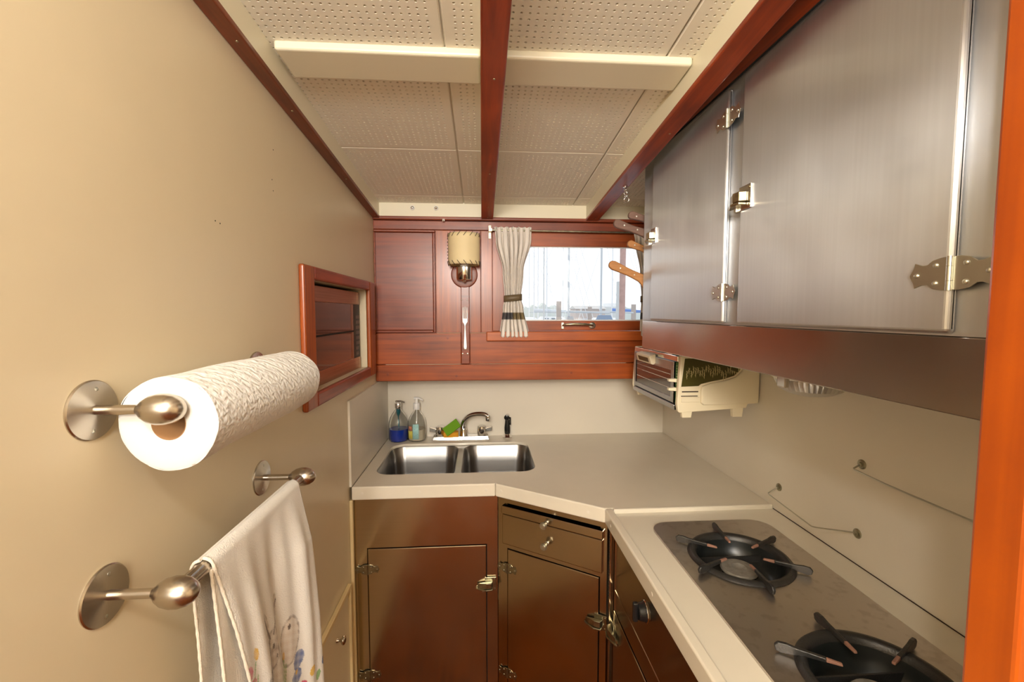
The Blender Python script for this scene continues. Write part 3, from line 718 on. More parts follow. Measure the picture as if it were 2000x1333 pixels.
# screw plugs
def plug(x, y, z, n, parent):
    MB().lathe([(.0055, -.001), (.0055, .0004), (.0035, .0007), (0, .0007)], (x, y, z), n, 16).build('plug', M_['offwhite'], parent, smooth=40)
for x in (-.447, -.236, .015): plug(x, 1.645-th, .888, (0, -1, 0), wt)
for u in (.03, .375):
    p = Vector((.052, 1.645)) + dd*u + n2*th; plug(p.x, p.y, .888, (n2.x, n2.y, 0), wt)

sw = thing('cooker_worktop', 'lower off-white worktop surrounding the gas cooktop', 'worktop', (.7, .95, .86))
cook_out = rrect(.53, .87, .545, 1.285, .04, .899, 8)
outer = [(.430, .4750, .899), (.9795, .4750, .899), (.9795, 1.3825, .899), (.430, 1.3825, .899)]
holed(outer, [cook_out], .035).build('top', M_['worktop'], sw)
fillet_strip('edge_strip', [(m2.x, m2.y), (m2.x, .4750), (.4298, .4750), (.4298, 1.3995)], .862, .9115, sw)
fillet_strip('end_strip', [(.431, 1.3835), (.431, 1.3995), (.9795, 1.3995), (.9795, 1.3835)], .890, .9125, sw)
for y in (1.33, .99, .65): plug(m2.x, y, .885, (-1, 0, 0), sw)
box(.9775, .9797, .4750, 1.383, .8992, .9008).build('joint_line', M_['lace'], sw)

# ------------------------------------------------------------------ sink
sk = thing('sink', 'stainless steel double bowl sink set in the worktop', 'sink', (-.1, 1.97, .75))
def bowl(x0, x1, y0, y1, r, zt, dep):
    rs = []
    rs.append(rrect(x0-.004, x1+.004, y0-.004, y1+.004, r+.004, zt, 10))
    rs.append(rrect(x0, x1, y0, y1, r, zt-.004, 10))
    rs.append(rrect(x0+.004, x1-.004, y0+.004, y1-.004, r, zt-dep*.5, 10))
    rs.append(rrect(x0+.008, x1-.008, y0+.008, y1-.008, r, zt-dep+.035, 10))
    for k in range(1, 7):
        a = PI/2*k/6; i = .008 + .034*(1-math.cos(a)); rs.append(rrect(x0+i, x1-i, y0+i, y1-i, max(.02, r-.03*(1-math.cos(a))), zt-dep+.035-.034*math.sin(a), 10))
    return MB().rings(rs, cap0=False, cap1=True)
ZS = .8965
for nm, a in (('bowl', (-.440, -.118)), ('bowl', (-.086, .228))):
    bowl(a[0], a[1], 1.758, 2.176, .062, ZS, .165).build(nm, M_['sink'], sk, smooth=50, recalc=False)
rim = holed(rrect(-.475, .262, 1.735, 2.21, .07, ZS, 10), [rrect(-.444, -.114, 1.754, 2.180, .066, ZS, 10), rrect(-.090, .232, 1.754, 2.180, .066, ZS, 10)], .0015)
rim.v = [(x, y, z-.0002) for x, y, z in rim.v]
rim.build('rim', M_['sinkH'], sk)
for x in (-.28, .07): 
    MB().lathe([(.04, 0), (.04, .002), (.034, .003), (.03, 0.0005), (0, .0005)], (x, 1.97, ZS-.165+.0015), 'z', 32).build('drain', M_['chrome'], sk, smooth=40)

# ------------------------------------------------------------------ faucet
fc = thing('faucet', 'chrome two handle faucet with arched spout behind sink', 'faucet', (-.108, 2.245, CT))
YF = 2.243
m = MB(); prof = [(-.252, 0), (.032, 0)]
m.hexa([(-.254, YF-.026, .9105), (.036, YF-.026, .9105), (.036, YF+.026, .9105), (-.254, YF+.026, .9105), (-.248, YF-.020, .930), (.030, YF-.020, .930), (.030, YF+.020, .930), (-.248, YF+.020, .930)])
m.build('base', M_['chrome'], fc, bevel=.003)
for x, s_ in ((-.215, -1), (-.002, 1)):
    kn = MB().lathe([(.0215, .930), (.0235, .934), (.0235, .968), (.022, .976), (.016, .980), (0, .981)], (x, YF, 0), 'z', 28).build('handle', M_['chrome'], fc, smooth=40)
    m = MB(); m.hexa([(x+s_*.02, YF-.012, .948), (x+s_*.052, YF-.013, .952), (x+s_*.052, YF+.005, .952), (x+s_*.02, YF+.008, .948), (x+s_*.02, YF-.012, .968), (x+s_*.052, YF-.013, .978), (x+s_*.052, YF+.005, .978), (x+s_*.02, YF+.008, .968)])
    m.build('lever', M_['chrome'], kn, bevel=.003)
MB().lathe([(.021, .930), (.0205, .934), (.0185, .938), (.0185, .962), (.0165, .968), (0, .969)], (-.095, YF-.004, 0), 'z', 28).build('spout_collar', M_['chrome'], fc, smooth=40)
sp_pts = [(-.098, YF-.004, .965), (-.098, YF-.006, .985), (-.088, YF-.012, 1.010), (-.066, YF-.022, 1.033), (-.036, YF-.034, 1.046), (-.002, YF-.048, 1.050), (.018, YF-.056, 1.047), (.028, YF-.061, 1.038)]
def smooth_path(P, k=5):
    P = [Vector(p) for p in P]; out = []
    for i in range(len(P)-1):
        p0, p1, p2, p3 = P[max(i-1, 0)], P[i], P[i+1], P[min(i+2, len(P)-1)]
        for j in range(k):
            t = j/k; out.append(.5*((2*p1) + (-p0+p2)*t + (2*p0-5*p1+4*p2-p3)*t*t + (-p0+3*p1-3*p2+p3)*t**3))
    return out + [P[-1]]
pp = smooth_path(sp_pts); MB().tube(pp, .0165, 16, r1=.0105).build('spout', M_['chrome'], fc, smooth=60)
MB().lathe([(.0115, 1.018), (.0125, 1.022), (.0125, 1.040), (.011, 1.046), (0, 1.048)], (.029, YF-.061, 0), 'z', 20).build('aerator', M_['chrome'], fc, smooth=40)

spr = thing('sink_sprayer', 'black and chrome hand sprayer standing right of the faucet', 'sprayer', (.131, 2.262, CT))
MB().lathe([(.026, .9105), (.0265, .914), (.020, .919), (.015, .923), (.012, .93), (0, .93)], (.131, 2.262, 0), 'z', 28).build('holder', M_['chrome'], spr, smooth=50)
MB().lathe([(.0125, .926), (.015, .936), (.0155, .96), (.0125, .985), (.011, 1.005), (0, 1.006)], (.131, 2.262, 0), 'z', 20).build('grip', M_['blackp'], spr, smooth=50)
MB().tube([(.135, 2.268, .995), (.133, 2.264, 1.015), (.131, 2.256, 1.024), (.128, 2.244, 1.020)], .0125, 14).build('head', M_['chrome'], spr, smooth=50)
MB().lathe([(.0135, 0), (.014, .006), (.009, .009), (0, .009)], (.1275, 2.246, 1.019), (-.1, -1, -.15), 18).build('spray_face', M_['blackp'], spr, smooth=50)
box(.144, .150, 2.256, 2.268, .975, 1.015).build('trigger', M_['blackp'], spr, bevel=.002)

# ------------------------------------------------------------------ bottles
def soap_bottle(x, y, r, h, label, body, liquid, lvl, pump, name='soap_bottle', sc=1.0):
    t = thing(name, label, 'bottle', (x, y, CT+.0005)); z = CT+.001
    prof = [(0, 0), (r*.86, 0), (r*.97, .003), (r, .010), (r, h*.45), (r*.97, h*.56), (r*.86, h*.68), (r*.66, h*.80), (r*.40, h*.90), (.013, h*.945), (.012, h)]
    inn = [(.0105, h), (.0115, h*.94), (r*.40-.0015, h*.893), (r*.66-.0015, h*.793), (r*.86-.0015, h*.675), (r*.97-.0015, h*.555), (r-.0015, h*.45), (r-.0015, .011), (r*.9, .004), (0, .003)]
    MB().lathe([(p, q+z) for p, q in prof + inn], (x, y, 0), 'z', 40, cap=False).build('shell', M_['bottle'], t, smooth=50)
    rl = r - .0022
    MB().lathe([(0, z+.0042), (r*.88, z+.0044), (rl, z+.012), (rl, z+lvl), (0, z+lvl)], (x, y, 0), 'z', 40).build('liquid', liquid, t, smooth=35)
    return t, z
blue_liq = plain('blue_soap', (.002, .035, .42, 1), .08, coat=.4)
milk = plain('pale_hand_soap', sr(208, 196, 172), .4)
teal = plain('teal_pump_part', sr(0, 116, 130), .35)
t, z = soap_bottle(-.424, 2.240, .049, .17, 'clear bottle half filled with bright blue soap in sink corner', None, blue_liq, .062, None)
cx_, cy_ = -.424, 2.240
MB().lathe([(.0155, z+.166), (.0165, z+.168), (.0165, z+.190), (.015, z+.192), (0, z+.192)], (cx_, cy_, 0), 'z', 28).build('collar', M_['chrome'], t, smooth=40)
MB().tube([(cx_, cy_, z+.192), (cx_, cy_, z+.200)], .005, 10).build('pump_stem', M_['chrome'], t, smooth=40)
MB().tube([(cx_-.012, cy_, z+.200), (cx_+.014, cy_-.004, z+.201), (cx_+.034, cy_-.01, z+.196)], [.0055, .005, .0032], 10).build('pump_head', M_['chrome'], t, smooth=50)
MB().lathe([(.010, z+.162), (.010, z+.142), (.006, z+.130), (.0035, z+.124)], (cx_, cy_, 0), 'z', 18).build('pump_chamber', teal, t, smooth=50)
MB().tube([(cx_, cy_, z+.126), (cx_+.002, cy_, z+.064)], .0032, 8).build('dip_tube', teal, t, smooth=50)
t, z = soap_bottle(-.333, 2.245, .046, .163, 'clear pump bottle of pale soap with floral label, white pump', None, milk, .058, None)
cx_, cy_ = -.333, 2.245
MB().lathe([(.0165, z+.157), (.0175, z+.159), (.0165, z+.188), (.015, z+.190), (0, z+.190)], (cx_, cy_, 0), 'z', 28).build('collar', M_['white'], t, smooth=40)
MB().lathe([(.009, z+.190), (.008, z+.212), (.0, z+.213)], (cx_, cy_, 0), 'z', 18).build('pump_stem', M_['white'], t, smooth=40)
MB().tube([(cx_-.012, cy_, z+.214), (cx_+.010, cy_-.003, z+.215), (cx_+.034, cy_-.010, z+.205)], [.0065, .006, .0035], 10).build('pump_head', M_['white'], t, smooth=50)
MB().tube([(cx_, cy_, z+.157), (cx_+.001, cy_, z+.02)], .0035, 8).build('dip_tube', M_['white'], t, smooth=50)
# label, wrapped on the front left of the bottle
def wrap(parent, name, mat, a0, a1, z0_, z1_, r, wob=0):
    rs = []
    for k in range(13):
        a = math.radians(lerp(a0, a1, k/12)); rs.append([(cx_ + r*math.cos(a), cy_ + r*math.sin(a), z + z0_ + wob*math.sin(k*1.7)), (cx_ + r*math.cos(a), cy_ + r*math.sin(a), z + z1_ + wob*math.cos(k*2.3))])
    vs = [p for q in rs for p in q]; fs = [(2*k, 2*k+2, 2*k+3, 2*k+1) for k in range(12)]
    return MB().add(vs, fs).build(name, mat, parent, smooth=60, solid=.0003, recalc=False)
lab1 = wrap(t, 'label', plain('label_aqua', sr(160, 204, 200), .5), 252, 290, .014, .090, .0466)
wrap(lab1, 'label_flowers', plain('label_yellow', sr(214, 200, 90), .5), 215, 250, .016, .055, .0467, .003)
wrap(lab1, 'label_flowers', plain('label_orange', sr(206, 132, 96), .5), 218, 246, .058, .078, .0467, .003)
lb_ = MB()
for k in range(9):
    a = math.radians(262 + (k % 3)*8); zz = .028 + k*.0062
    lb_.tube([(cx_+.0472*math.cos(a), cy_+.0472*math.sin(a), z+zz), (cx_+.0472*math.cos(a+.10), cy_+.0472*math.sin(a+.10), z+zz)], .0007, 5)
lb_.build('label_print', plain('label_blue', sr(70, 120, 150), .5), lab1)
# sponge + scourer
M4 = Matrix.Translation((-.168, 2.205, .9105)) @ Matrix.Rotation(.05, 4, 'Z')
so = MB(M4).box(-.027, .048, -.010, .030, .0205, .047).build('sponge', M_['spo'], bevel=.004)
for v in so.data.vertices: pass
tag(so, 'orange sponge lying on faucet base under the green scourer', 'sponge')
M4 = Matrix.Translation((-.153, 2.202, .982)) @ Matrix.Rotation(.15, 4, 'Z') @ Matrix.Rotation(-.62, 4, 'Y') @ Matrix.Rotation(.75, 4, 'X')
sg = MB(M4).box(-.042, .042, -.026, .026, -.004, .004).build('scouring_pad', M_['spg'], bevel=.002)
tag(sg, 'bright green scouring pad leaning on the orange sponge', 'scouring pad')

# ------------------------------------------------------------------ hinges and latches (local: x along face, z up, y out of wall = -y)
def hinge(parent, M, w_=.11, h_=.05, mat='hinge'):
    hw, hh = w_/2, h_/2
    half = [(.05, 1), (.2, 1), (.42, .88), (.55, .62), (.68, .62), (.86, .80), (.90, .45), (1.0, 0)]
    top = [(x*hw, z*hh) for x, z in half]
    out = top + [(x, -z) for x, z in reversed(top[:-1])]
    for s_ in (1, -1):
        poly = [(x*s_, 0, z) for x, z in out]
        leaf = MB(M).prism(poly, (0, -.0022, 0)).build('hinge_leaf', M_[mat], parent, bevel=.0006)
        for x, z in ((.34, .55), (.34, -.55), (.80, 0)):
            sc = MB(M).lathe([(.0042*h_/.05, 0), (.0038*h_/.05, .0012), (.002*h_/.05, .0022), (0, .0025)], (x*hw*s_, -.0022, z*hh), (0, -1, 0), 12)
            sc.build('hinge_screw', M_[mat], leaf, smooth=50)
    for a, b_ in ((-hh*1.02, -hh*.45), (-hh*.43, hh*.43), (hh*.45, hh*1.02)):
        MB(M).tube([(0, -.0035, a), (0, -.0035, b_)], .0042*h_/.05, 14).build('hinge_barrel', M_[mat], parent, smooth=50)
def latch(parent, M, mat='brass', flip=1):
    f = flip
    pl = MB(M).box(-.004*f, .040*f, -.004, 0, -.026, .026).build('latch_plate', M_['chrome' if mat == 'brass' else mat], parent, bevel=.001)
    for z in (-.019, .019):
        MB(M).lathe([(.003, 0), (.0028, .001), (0, .0018)], (.034*f, -.004, z), (0, -1, 0), 10).build('latch_screw', M_[mat], pl, smooth=50)
    # lever wing
    ly = MB(M)
    ly.prism([(-.034*f, -.006, .006), (-.020*f, -.014, .010), (.002*f, -.022, .012), (.022*f, -.020, .012), (.028*f, -.004, .012), (.0*f, -.004, .008)], (0, 0, -.022))
    ly.build('latch_lever', M_[mat], parent, bevel=.002)
    MB(M).prism([(-.040*f, -.003, -.012), (-.034*f, -.010, -.012), (0, -.026, -.012), (.026*f, -.022, -.012), (.026*f, -.004, -.012)], (0, 0, -.006)).build('latch_wing', M_[mat], parent, bevel=.0015)
    MB(M).box(-.014*f, -.004*f, -.010, 0, -.028, -.016).build('latch_keeper', M_['hinge'], parent, bevel=.001)

# ------------------------------------------------------------------ sink base cabinet
cb = thing('sink_cabinet', 'brushed steel base cabinet under the double sink', 'cabinet', (-.2, 1.9, 0))
YC = 1.655
# carcass frame: panels around a real opening
m = MB(); dx0, dx1, dz1, dz0 = -.436, .014, .662, .06
m.box(-.4855, dx0-.003, YC, YC+.02, .0, .8615); m.box(dx1+.003, .058, YC, YC+.02, 0, .8615)
m.box(dx0-.003, dx1+.003, YC, YC+.02, dz1+.003, .8615); m.box(dx0-.003, dx1+.003, YC, YC+.02, 0, dz0-.003)
m.build('face_frame', M_['steelL'], cb)
box(-.4855, .055, YC+.0202, YC+.03, .0, .70).build('carcass', M_['gap'], cb)
d = box(dx0, dx1, YC-.004, YC+.018, dz0, dz1).build('door', M_['steelL'], cb, bevel=.003, seg=3)
Mh = Matrix.Translation((dx0-.002, YC-.004, .583)); hinge(d, Mh, .090, .038, 'hingeD')
hinge(d, Matrix.Translation((dx0-.002, YC-.004, .16)), .090, .038, 'hingeD')
latch(d, Matrix.Translation((.012, YC-.004, .508)), 'hingeD', 1)

# angled corner cabinet
cc = thing('corner_cabinet', 'angled steel corner cabinet with drawer and pull-out board', 'cabinet', (.25, 1.6, 0))
A2 = A + nn*.015
MA = Matrix(((dd.x, nn.x, 0, A2.x), (dd.y, nn.y, 0, A2.y), (0, 0, 1, 0), (0, 0, 0, 1)))
m = MB(MA); 
m.box(0, .041, 0, .02, 0, .8615); m.box(.409, .432, 0, .02, 0, .8615); m.box(.041, .409, 0, .02, .660, .676); m.box(.041, .409, 0, .02, .836, .8615); m.box(.041, .409, 0, .02, 0, .057)
m.build('face_frame', M_['steelL'], cc)
MB(MA).box(.02, .425, .0205, .03, 0, .86).build('carcass', M_['gap'], cc)
d = MB(MA).box(.044, .406, -.004, .018, .06, .657).build('door', M_['steelL'], cc, bevel=.003, seg=3)
hinge(d, MA @ Matrix.Translation((.043, -.004, .582)), .084, .038, 'hingeD')
hinge(d, MA @ Matrix.Translation((.043, -.004, .16)), .084, .038, 'hingeD')
latch(d, MA @ Matrix.Translation((.396, -.004, .504)), 'hingeD', 1)
def knob(parent, M, mat='hinge'):
    MB(M).lathe([(.0085, 0), (.006, .002), (.0048, .010), (.0075, .017), (.012, .021), (.0135, .026), (.0115, .030), (.0085, .0295), (.0075, .032), (.003, .0335), (0, .0325)], (0, 0, 0), (0, -1, 0), 28).build('knob', M_[mat], parent, smooth=45)
bd = MB(MA).box(.022, .421, -.014, .018, .797, .828).build('pull_out_board', M_['steelL'], cc, bevel=.003, seg=3)
knob(bd, MA @ Matrix.Translation((.212, -.014, .806)))
dw = MB(MA).box(.024, .419, -.010, .018, .678, .7945).build('drawer', M_['steelL'], cc, bevel=.003, seg=3)
knob(dw, MA @ Matrix.Translation((.212, -.010, .728)))

# cooker cabinet below the stove
kc = thing('cooker_cabinet', 'steel range front cabinet below the gas cooktop', 'cabinet', (.7, .95, 0))
XF = .431
MSr = Matrix(((0, 1, 0, XF), (-1, 0, 0, 1.385), (0, 0, 1, 0), (0, 0, 0, 1)))   # local x runs from far corner towards viewer, local -y faces the aisle
m = MB(MSr); m.box(0, .03, 0, .02, 0, .861); m.box(.845, .884, 0, .02, 0, .861); m.box(.03, .845, 0, .02, 0, .05)
m.build('face_frame', M_['steelL'], kc)
MB(MSr).box(0, .884, .0205, .03, 0, .861).build('carcass', M_['gap'], kc)
MB(MSr).box(.033, .842, -.003, .018, .6625, .861).build('burner_panel', M_['steelL'], kc, bevel=.002)
MB(MSr).box(.033, .842, -.003, .018, .592, .6595).build('middle_panel', M_['steelL'], kc, bevel=.002)
d = MB(MSr).box(.033, .842, -.006, .018, .053, .589).build('oven_door', M_['steelL'], kc, bevel=.002)
latch(d, MSr @ Matrix.Translation((.045, -.006, .522)), 'hingeD', -1)
for y in (1.089, .80):
    Mk = Matrix.Translation((XF-.003, y, .771)) @ Matrix(((0, 1, 0, 0), (-1, 0, 0, 0), (0, 0, 1, 0), (0, 0, 0, 1)))
    k = MB(Mk).lathe([(.026, 0), (.026, .004), (.024, .006), (.0215, .018), (.019, .021), (0, .021)], (0, 0, 0), (0, -1, 0), 36).build('gas_knob', M_['blackp'], kc, smooth=40)
    MB(Mk).box(-.006, .006, -.034, -.020, -.026, .027).build('knob_grip', M_['blackp'], k, bevel=.004)
    MB(Mk).lathe([(.0275, 0), (.029, .001), (.0275, .003)], (0, 0, 0), (0, -1, 0), 36).build('knob_ring', M_['chrome'], k, smooth=50)
# perforated shelf bracket rail in corner
br = box(.4165, .4295, 1.372, 1.384, 0.05, .861).build('corner_post', M_['steelL'], kc, bevel=.001)
hp = MB()
for k in range(24): hp.box(.4158, .4168, 1.375, 1.380, .62+k*.010, .626+k*.010)
hp.build('slot', M_['gap'], br)
# opening walls to close the carcasses from view
struct(box(WR-.01, WR-.0005, .51, 2.29, 0, .86).build('trim_9', M_['offwhite']), 'lower wall lining behind the base cabinets', 'trim')

# ------------------------------------------------------------------ cooktop
ck = thing('cooktop', 'worn stainless two burner gas cooktop with black grates', 'cooktop', (.7, .91, .90))
ZK = .906
hol = [circle(.684, 1.092, .108, ZK, 56), circle(.700, .690, .108, ZK, 56)]
pl_ = holed(rrect(.515, .886, .515, 1.302, .055, ZK, 10), hol, .006)
pl_.build('plate', M_['steelC'], ck, bevel=.0025, seg=3)
def burner(cx, cy, ph):
    g = MB().lathe([(.1085, ZK-.003), (.112, ZK+.004), (.120, ZK+.008), (.128, ZK+.006), (.131, ZK+.0005)], (cx, cy, 0), 'z', 64, cap=False)
    # closed ring section
    g = MB(); sec = [(.106, -.006), (.109, .004), (.116, .009), (.124, .008), (.130, .0008), (.116, .0006)]
    n = 64; rs = []
    V = []; F = []
    for k in range(n):
        a = 2*PI*k/n
        for r_, h_ in sec: V.append((cx + r_*math.cos(a), cy + r_*math.sin(a), ZK + h_))
    q = len(sec)
    for k in range(n):
        for i in range(q): F.append((k*q+i, k*q+(i+1) % q, ((k+1) % n)*q+(i+1) % q, ((k+1) % n)*q+i))
    gr = g.add(V, F).build('grate_ring', M_['iron'], ck, smooth=50)
    for k in range(6):
        a = ph + k*PI/3; ca, sa = math.cos(a), math.sin(a)
        M = Matrix(((ca, -sa, 0, cx), (sa, ca, 0, cy), (0, 0, 1, ZK), (0, 0, 0, 1)))
        w1 = .0036
        prof = [(.152, .0015), (.160, .004), (.163, .014), (.157, .021), (.143, .022), (.128, .0195), (.080, .0175), (.080, .0095), (.112, .0085), (.132, .004)]
        f = MB(M).prism([(x, -w1, zz) for x, zz in prof], (0, 2*w1, 0)).build('grate_finger', M_['iron'], gr, bevel=.0015)
        prof = [(.080, .0172), (.056, .0155), (.054, .011), (.080, .0098)]
        MB(M).prism([(x, -w1*.9, zz) for x, zz in prof], (0, 1.8*w1, 0)).build('finger_tip', M_['ironr'], gr, bevel=.0015)
    MB().lathe([(.1075, -.002), (.104, -.02), (.095, -.05), (.08, -.062), (0, -.064)], (cx, cy, ZK), 'z', 48, cap=False).build('drip_bowl', M_['black'], ck, smooth=50, recalc=False)
    bz = ZK - .036
    MB().lathe([(.030, -.022), (.034, -.004), (.044, 0), (.046, .004), (.042, .009), (.018, .011), (.012, .007), (0, .006)], (cx, cy, bz), 'z', 40).build('burner_cap', M_['cap'], ck, smooth=35)
    hb = MB()
    for k in range(28):
        a = 2*PI*k/28; hb.tube([(cx+.040*math.cos(a), cy+.040*math.sin(a), bz-.003), (cx+.0465*math.cos(a), cy+.0465*math.sin(a), bz+.001)], .0016, 6)
    hb.build('burner_port', M_['gap'], ck)
    MB().box(cx-.10, cx+.10, cy+.045, cy+.049, bz-.006, bz+.012).build('support_bar', M_['iron'], ck)
burner(.684, 1.092, math.radians(25)); burner(.700, .690, math.radians(28))

# ------------------------------------------------------------------ overhead cabinet
oc = thing('overhead_cabinet', 'large brushed steel overhead cabinet with two doors on right wall', 'cabinet', (.8, 1.1, 1.42))
XC = .60
m = MB(); Z0, Z1 = 1.429, 2.106
ya, yb_ = .4750, 1.611
D1 = (1.041, 1.503); D2 = (.517, .980); DZ = (1.533, 2.090)
m.box(XC, XC+.018, ya, yb_, DZ[0]-.003, Z1)
m.build('face_frame', M_['steelU'], oc)
box(XC, XC+.018, ya, yb_, Z0, DZ[0]-.0035).build('bottom_band', M_['steelB'], oc, bevel=.002)
m = MB(); m.box(XC+.0185, WR-.0005, yb_-.012, yb_, Z0+.001, Z1); m.box(XC+.0185, WR-.0005, ya, yb_-.0125, Z0+.001, Z0+.012)
m.build('carcass', M_['steelU'], oc)
for D, lz, (hy, s_) in ((D1, 1.820, (D1[0], 1)), (D2, 1.815, (D2[0], 1))):
    d = box(XC-.014, XC-.0005, D[0], D[1], DZ[0], DZ[1]).build('door', M_['steelU'], oc, bevel=.006, seg=4)
    # local x -> -y (towards viewer), out of face -> -x
    def MF(y, z, x=XC-.014): return Matrix(((0, 1, 0, x), (-1, 0, 0, y), (0, 0, 1, z), (0, 0, 0, 1)))
    hinge(d, MF(hy-.002, 1.609), .107, .042, 'hinge'); hinge(d, MF(hy-.002, 2.020), .107, .043, 'hinge')
    latch(d, MF(D[1]-.006, lz), 'brass', 1)
# red board above the cabinet up to the ceiling
tb = struct(MB().prism([(XC-.002, .4750, 2.1085), (XC-.002, 1.535, 2.1085), (XC-.002, .4750, zc(.4750)+.002)], (.02, 0, 0)).build('trim_10', M_['mahY']), 'red mahogany wedge board closing the gap above the overhead cabinet', 'trim')
box(XC-.004, XC+.01, .4750, 1.61, 2.1062, 2.1082).build('dark_gap_strip', M_['gap'], tb)  # dark strip standing in for the shaded gap between steel and board

# knives in a rack on the hidden end of the cabinet
kr = thing('knife_rack', 'steel knife rack on far end of overhead cabinet behind the knives', 'rack', (.8, 1.63, 1.8))
m = MB(); m.box(.67, .90, 1.6115, 1.616, 1.60, 1.99); m.box(.67, .90, 1.652, 1.658, 1.60, 1.99); m.box(.90, .91, 1.6115, 1.658, 1.60, 1.99); m.build('rack_body', M_['hinge'], kr)
def knife(label, P0, P1, w_, mat, y, curl=0.0, drop=.012):
    q_ = y/1.80; w_ *= q_; drop *= q_; P0 = Vector((P0[0]*q_, y, 1.56+(P0[1]-1.56)*q_)); P1 = Vector((P1[0]*q_, y, 1.56+(P1[1]-1.56)*q_)); d_ = (P1-P0); Ln = d_.length; d_ /= Ln; v_ = Vector((-d_.z, 0, d_.x))
    t = thing('kitchen_knife', label, 'knife', tuple(P0), 'wooden handled knives beside the window')
    N = 14; up_ = []; dn = []
    for k in range(N+1):
        s = k/N; wd = w_*(.50 + .06*math.cos(PI*s*2) ) if s > 0 else w_*.42
        off = curl*math.sin(PI*s*.9)
        dnw = wd + (drop*max(0, (s-.8)/.2)**1.5)
        up_.append(P0 + d_*Ln*s + v_*(wd+off)); dn.append(P0 + d_*Ln*s - v_*(dnw-off))
    # rounded butt
    poly = dn[::-1] + [P0 - d_*w_*.16 + v_*w_*-.18, P0 - d_*w_*.18 + v_*w_*.2] + up_
    MB().prism([p + Vector((0, -.008, 0)) for p in poly], (0, .016, 0)).build('handle', M_[mat], t, bevel=.0045, seg=3)
    b0 = P1; b1 = P1 + d_*.13
    MB().prism([b0 + v_*w_*.45 + Vector((0, -.001, 0)), b0 - v_*(w_*.55) + Vector((0, -.001, 0)), b1 - v_*w_*.3 + Vector((0, -.001, 0)), b1 + v_*w_*.42 + Vector((0, -.001, 0))], (0, .002, 0)).build('blade', M_['chrome'], t)
    for s in (.25, .62, .92):
        p = P0 + d_*Ln*s
        MB().lathe([(.0028, 0), (.0026, .0008), (0, .001)], (p.x, y-.008, p.z), (0, -1, 0), 10).build('rivet', M_['hinge'], t, smooth=50)
    return t
knife('pale knife handle topmost, beside top of steel cabinet', (.607, 1.961), (.715, 1.930), .030, 'kwood2', 1.640, .002)
knife('greyish purple long knife handle, second from top', (.547, 1.928), (.695, 1.882), .032, 'kwood2', 1.628, -.002)
knife('short light brown knife handle, third from top, over curtain', (.605, 1.845), (.700, 1.812), .028, 'kwood', 1.640, 0)
knife('long orange brown knife handle, lowest, crossing the window', (.530, 1.760), (.690, 1.688), .034, 'kwood', 1.628, .001, .02)

# small chain hook on the right beam
ch = thing('hook_chain', 'short chain of metal rings hanging under right ceiling beam', 'hook', (.535, 1.64, zb(1.64)))
yh = 1.64; zz = zb(yh)
MB().lathe([(.009, 0), (.009, .003), (.004, .005), (0, .005)], (.535, yh, zz), (0, 0, -1), 20).build('eye_plate', M_['chrome'], ch, smooth=40)
def ring(c, r_, n, tr_=.0016):
    n = Vector(n).normalized(); a = n.orthogonal().normalized(); b_ = n.cross(a); c = Vector(c)
    return [c + (a*math.cos(2*PI*k/20) + b_*math.sin(2*PI*k/20))*r_ for k in range(21)]
for k, (dz, r_, n) in enumerate(((.012, .008, (1, 0, 0)), (.024, .006, (0, 1, 0)), (.035, .006, (1, .3, 0)), (.048, .009, (0, 1, .2)))):
    MB().tube(ring((.535+.002*k, yh, zz-dz), r_, n), .0015, 8, cap=False).build('link', M_['chrome'], ch, smooth=60)

# ------------------------------------------------------------------ under-cabinet light
ul = thing('cabinet_light', 'round ribbed glass light fitting under the steel overhead cabinet', 'light fitting', (.79, 1.0, 1.429))
MB().lathe([(.088, .011), (.088, -.010), (.082, -.016), (.078, -.017), (0, -.017)], (.79, 1.0, 1.4175), 'z', 48).build('base_ring', M_['chrome'], ul, smooth=40)
V = []; rs = []
for k, (r_, h_) in enumerate([(.076, -.0172), (.073, -.026), (.064, -.042), (.046, -.052), (.024, -.057), (.008, -.058)]):
    rs.append([(.79 + r_*(1+.02*(i % 2))*math.cos(2*PI*i/96), 1.0 + r_*(1+.02*(i % 2))*math.sin(2*PI*i/96), 1.4175+h_) for i in range(96)])
rd = plain('ribbed_diffuser', (.60, .59, .57, 1), .28, .75)
MB().rings(rs, cap0=False).build('diffuser', rd, ul, smooth=30)
MB().box(.70, .712, .965, .995, 1.385, 1.4285).build('switch', M_['chrome'], ul, bevel=.003)

# ------------------------------------------------------------------ toaster oven
to = thing('toaster_oven', 'vintage cream and steel toaster oven hanging under overhead cabinet', 'toaster oven', (.83, 1.71, 1.19))
TX = .692; TY0, TY1 = 1.482, 1.945
box(TX+.012, .972, TY0+.02, TY1-.012, 1.236, 1.405).build('body', M_['steelU'], to, bevel=.004)
side = [(TX, 1.409), (.976, 1.409), (.9745, 1.238), (.94, 1.236), (.935, 1.222), (TX-.001, 1.208), (TX-.006, 1.214), (TX-.010, 1.238)]
def sidepanel(y, th_): return MB().prism([(x, y, z) for x, z in side], (0, th_, 0))
sd = sidepanel(TY0, .018).build('end_panel', M_['toast'], to, bevel=.003)
sidepanel(TY1-.012, .012).build('end_panel', M_['toast'], to, bevel=.003)
gp = [(TX+.014, 1.400), (TX+.003, 1.301), (.757, 1.303), (.766, 1.310), (.80, 1.318), (.85, 1.327), (.885, 1.338), (.905, 1.356), (.918, 1.385), (.925, 1.401)]
MB().prism([(x, TY0-.0012, z) for x, z in gp], (0, .003, 0)).build('green_panel', M_['green'], sd)
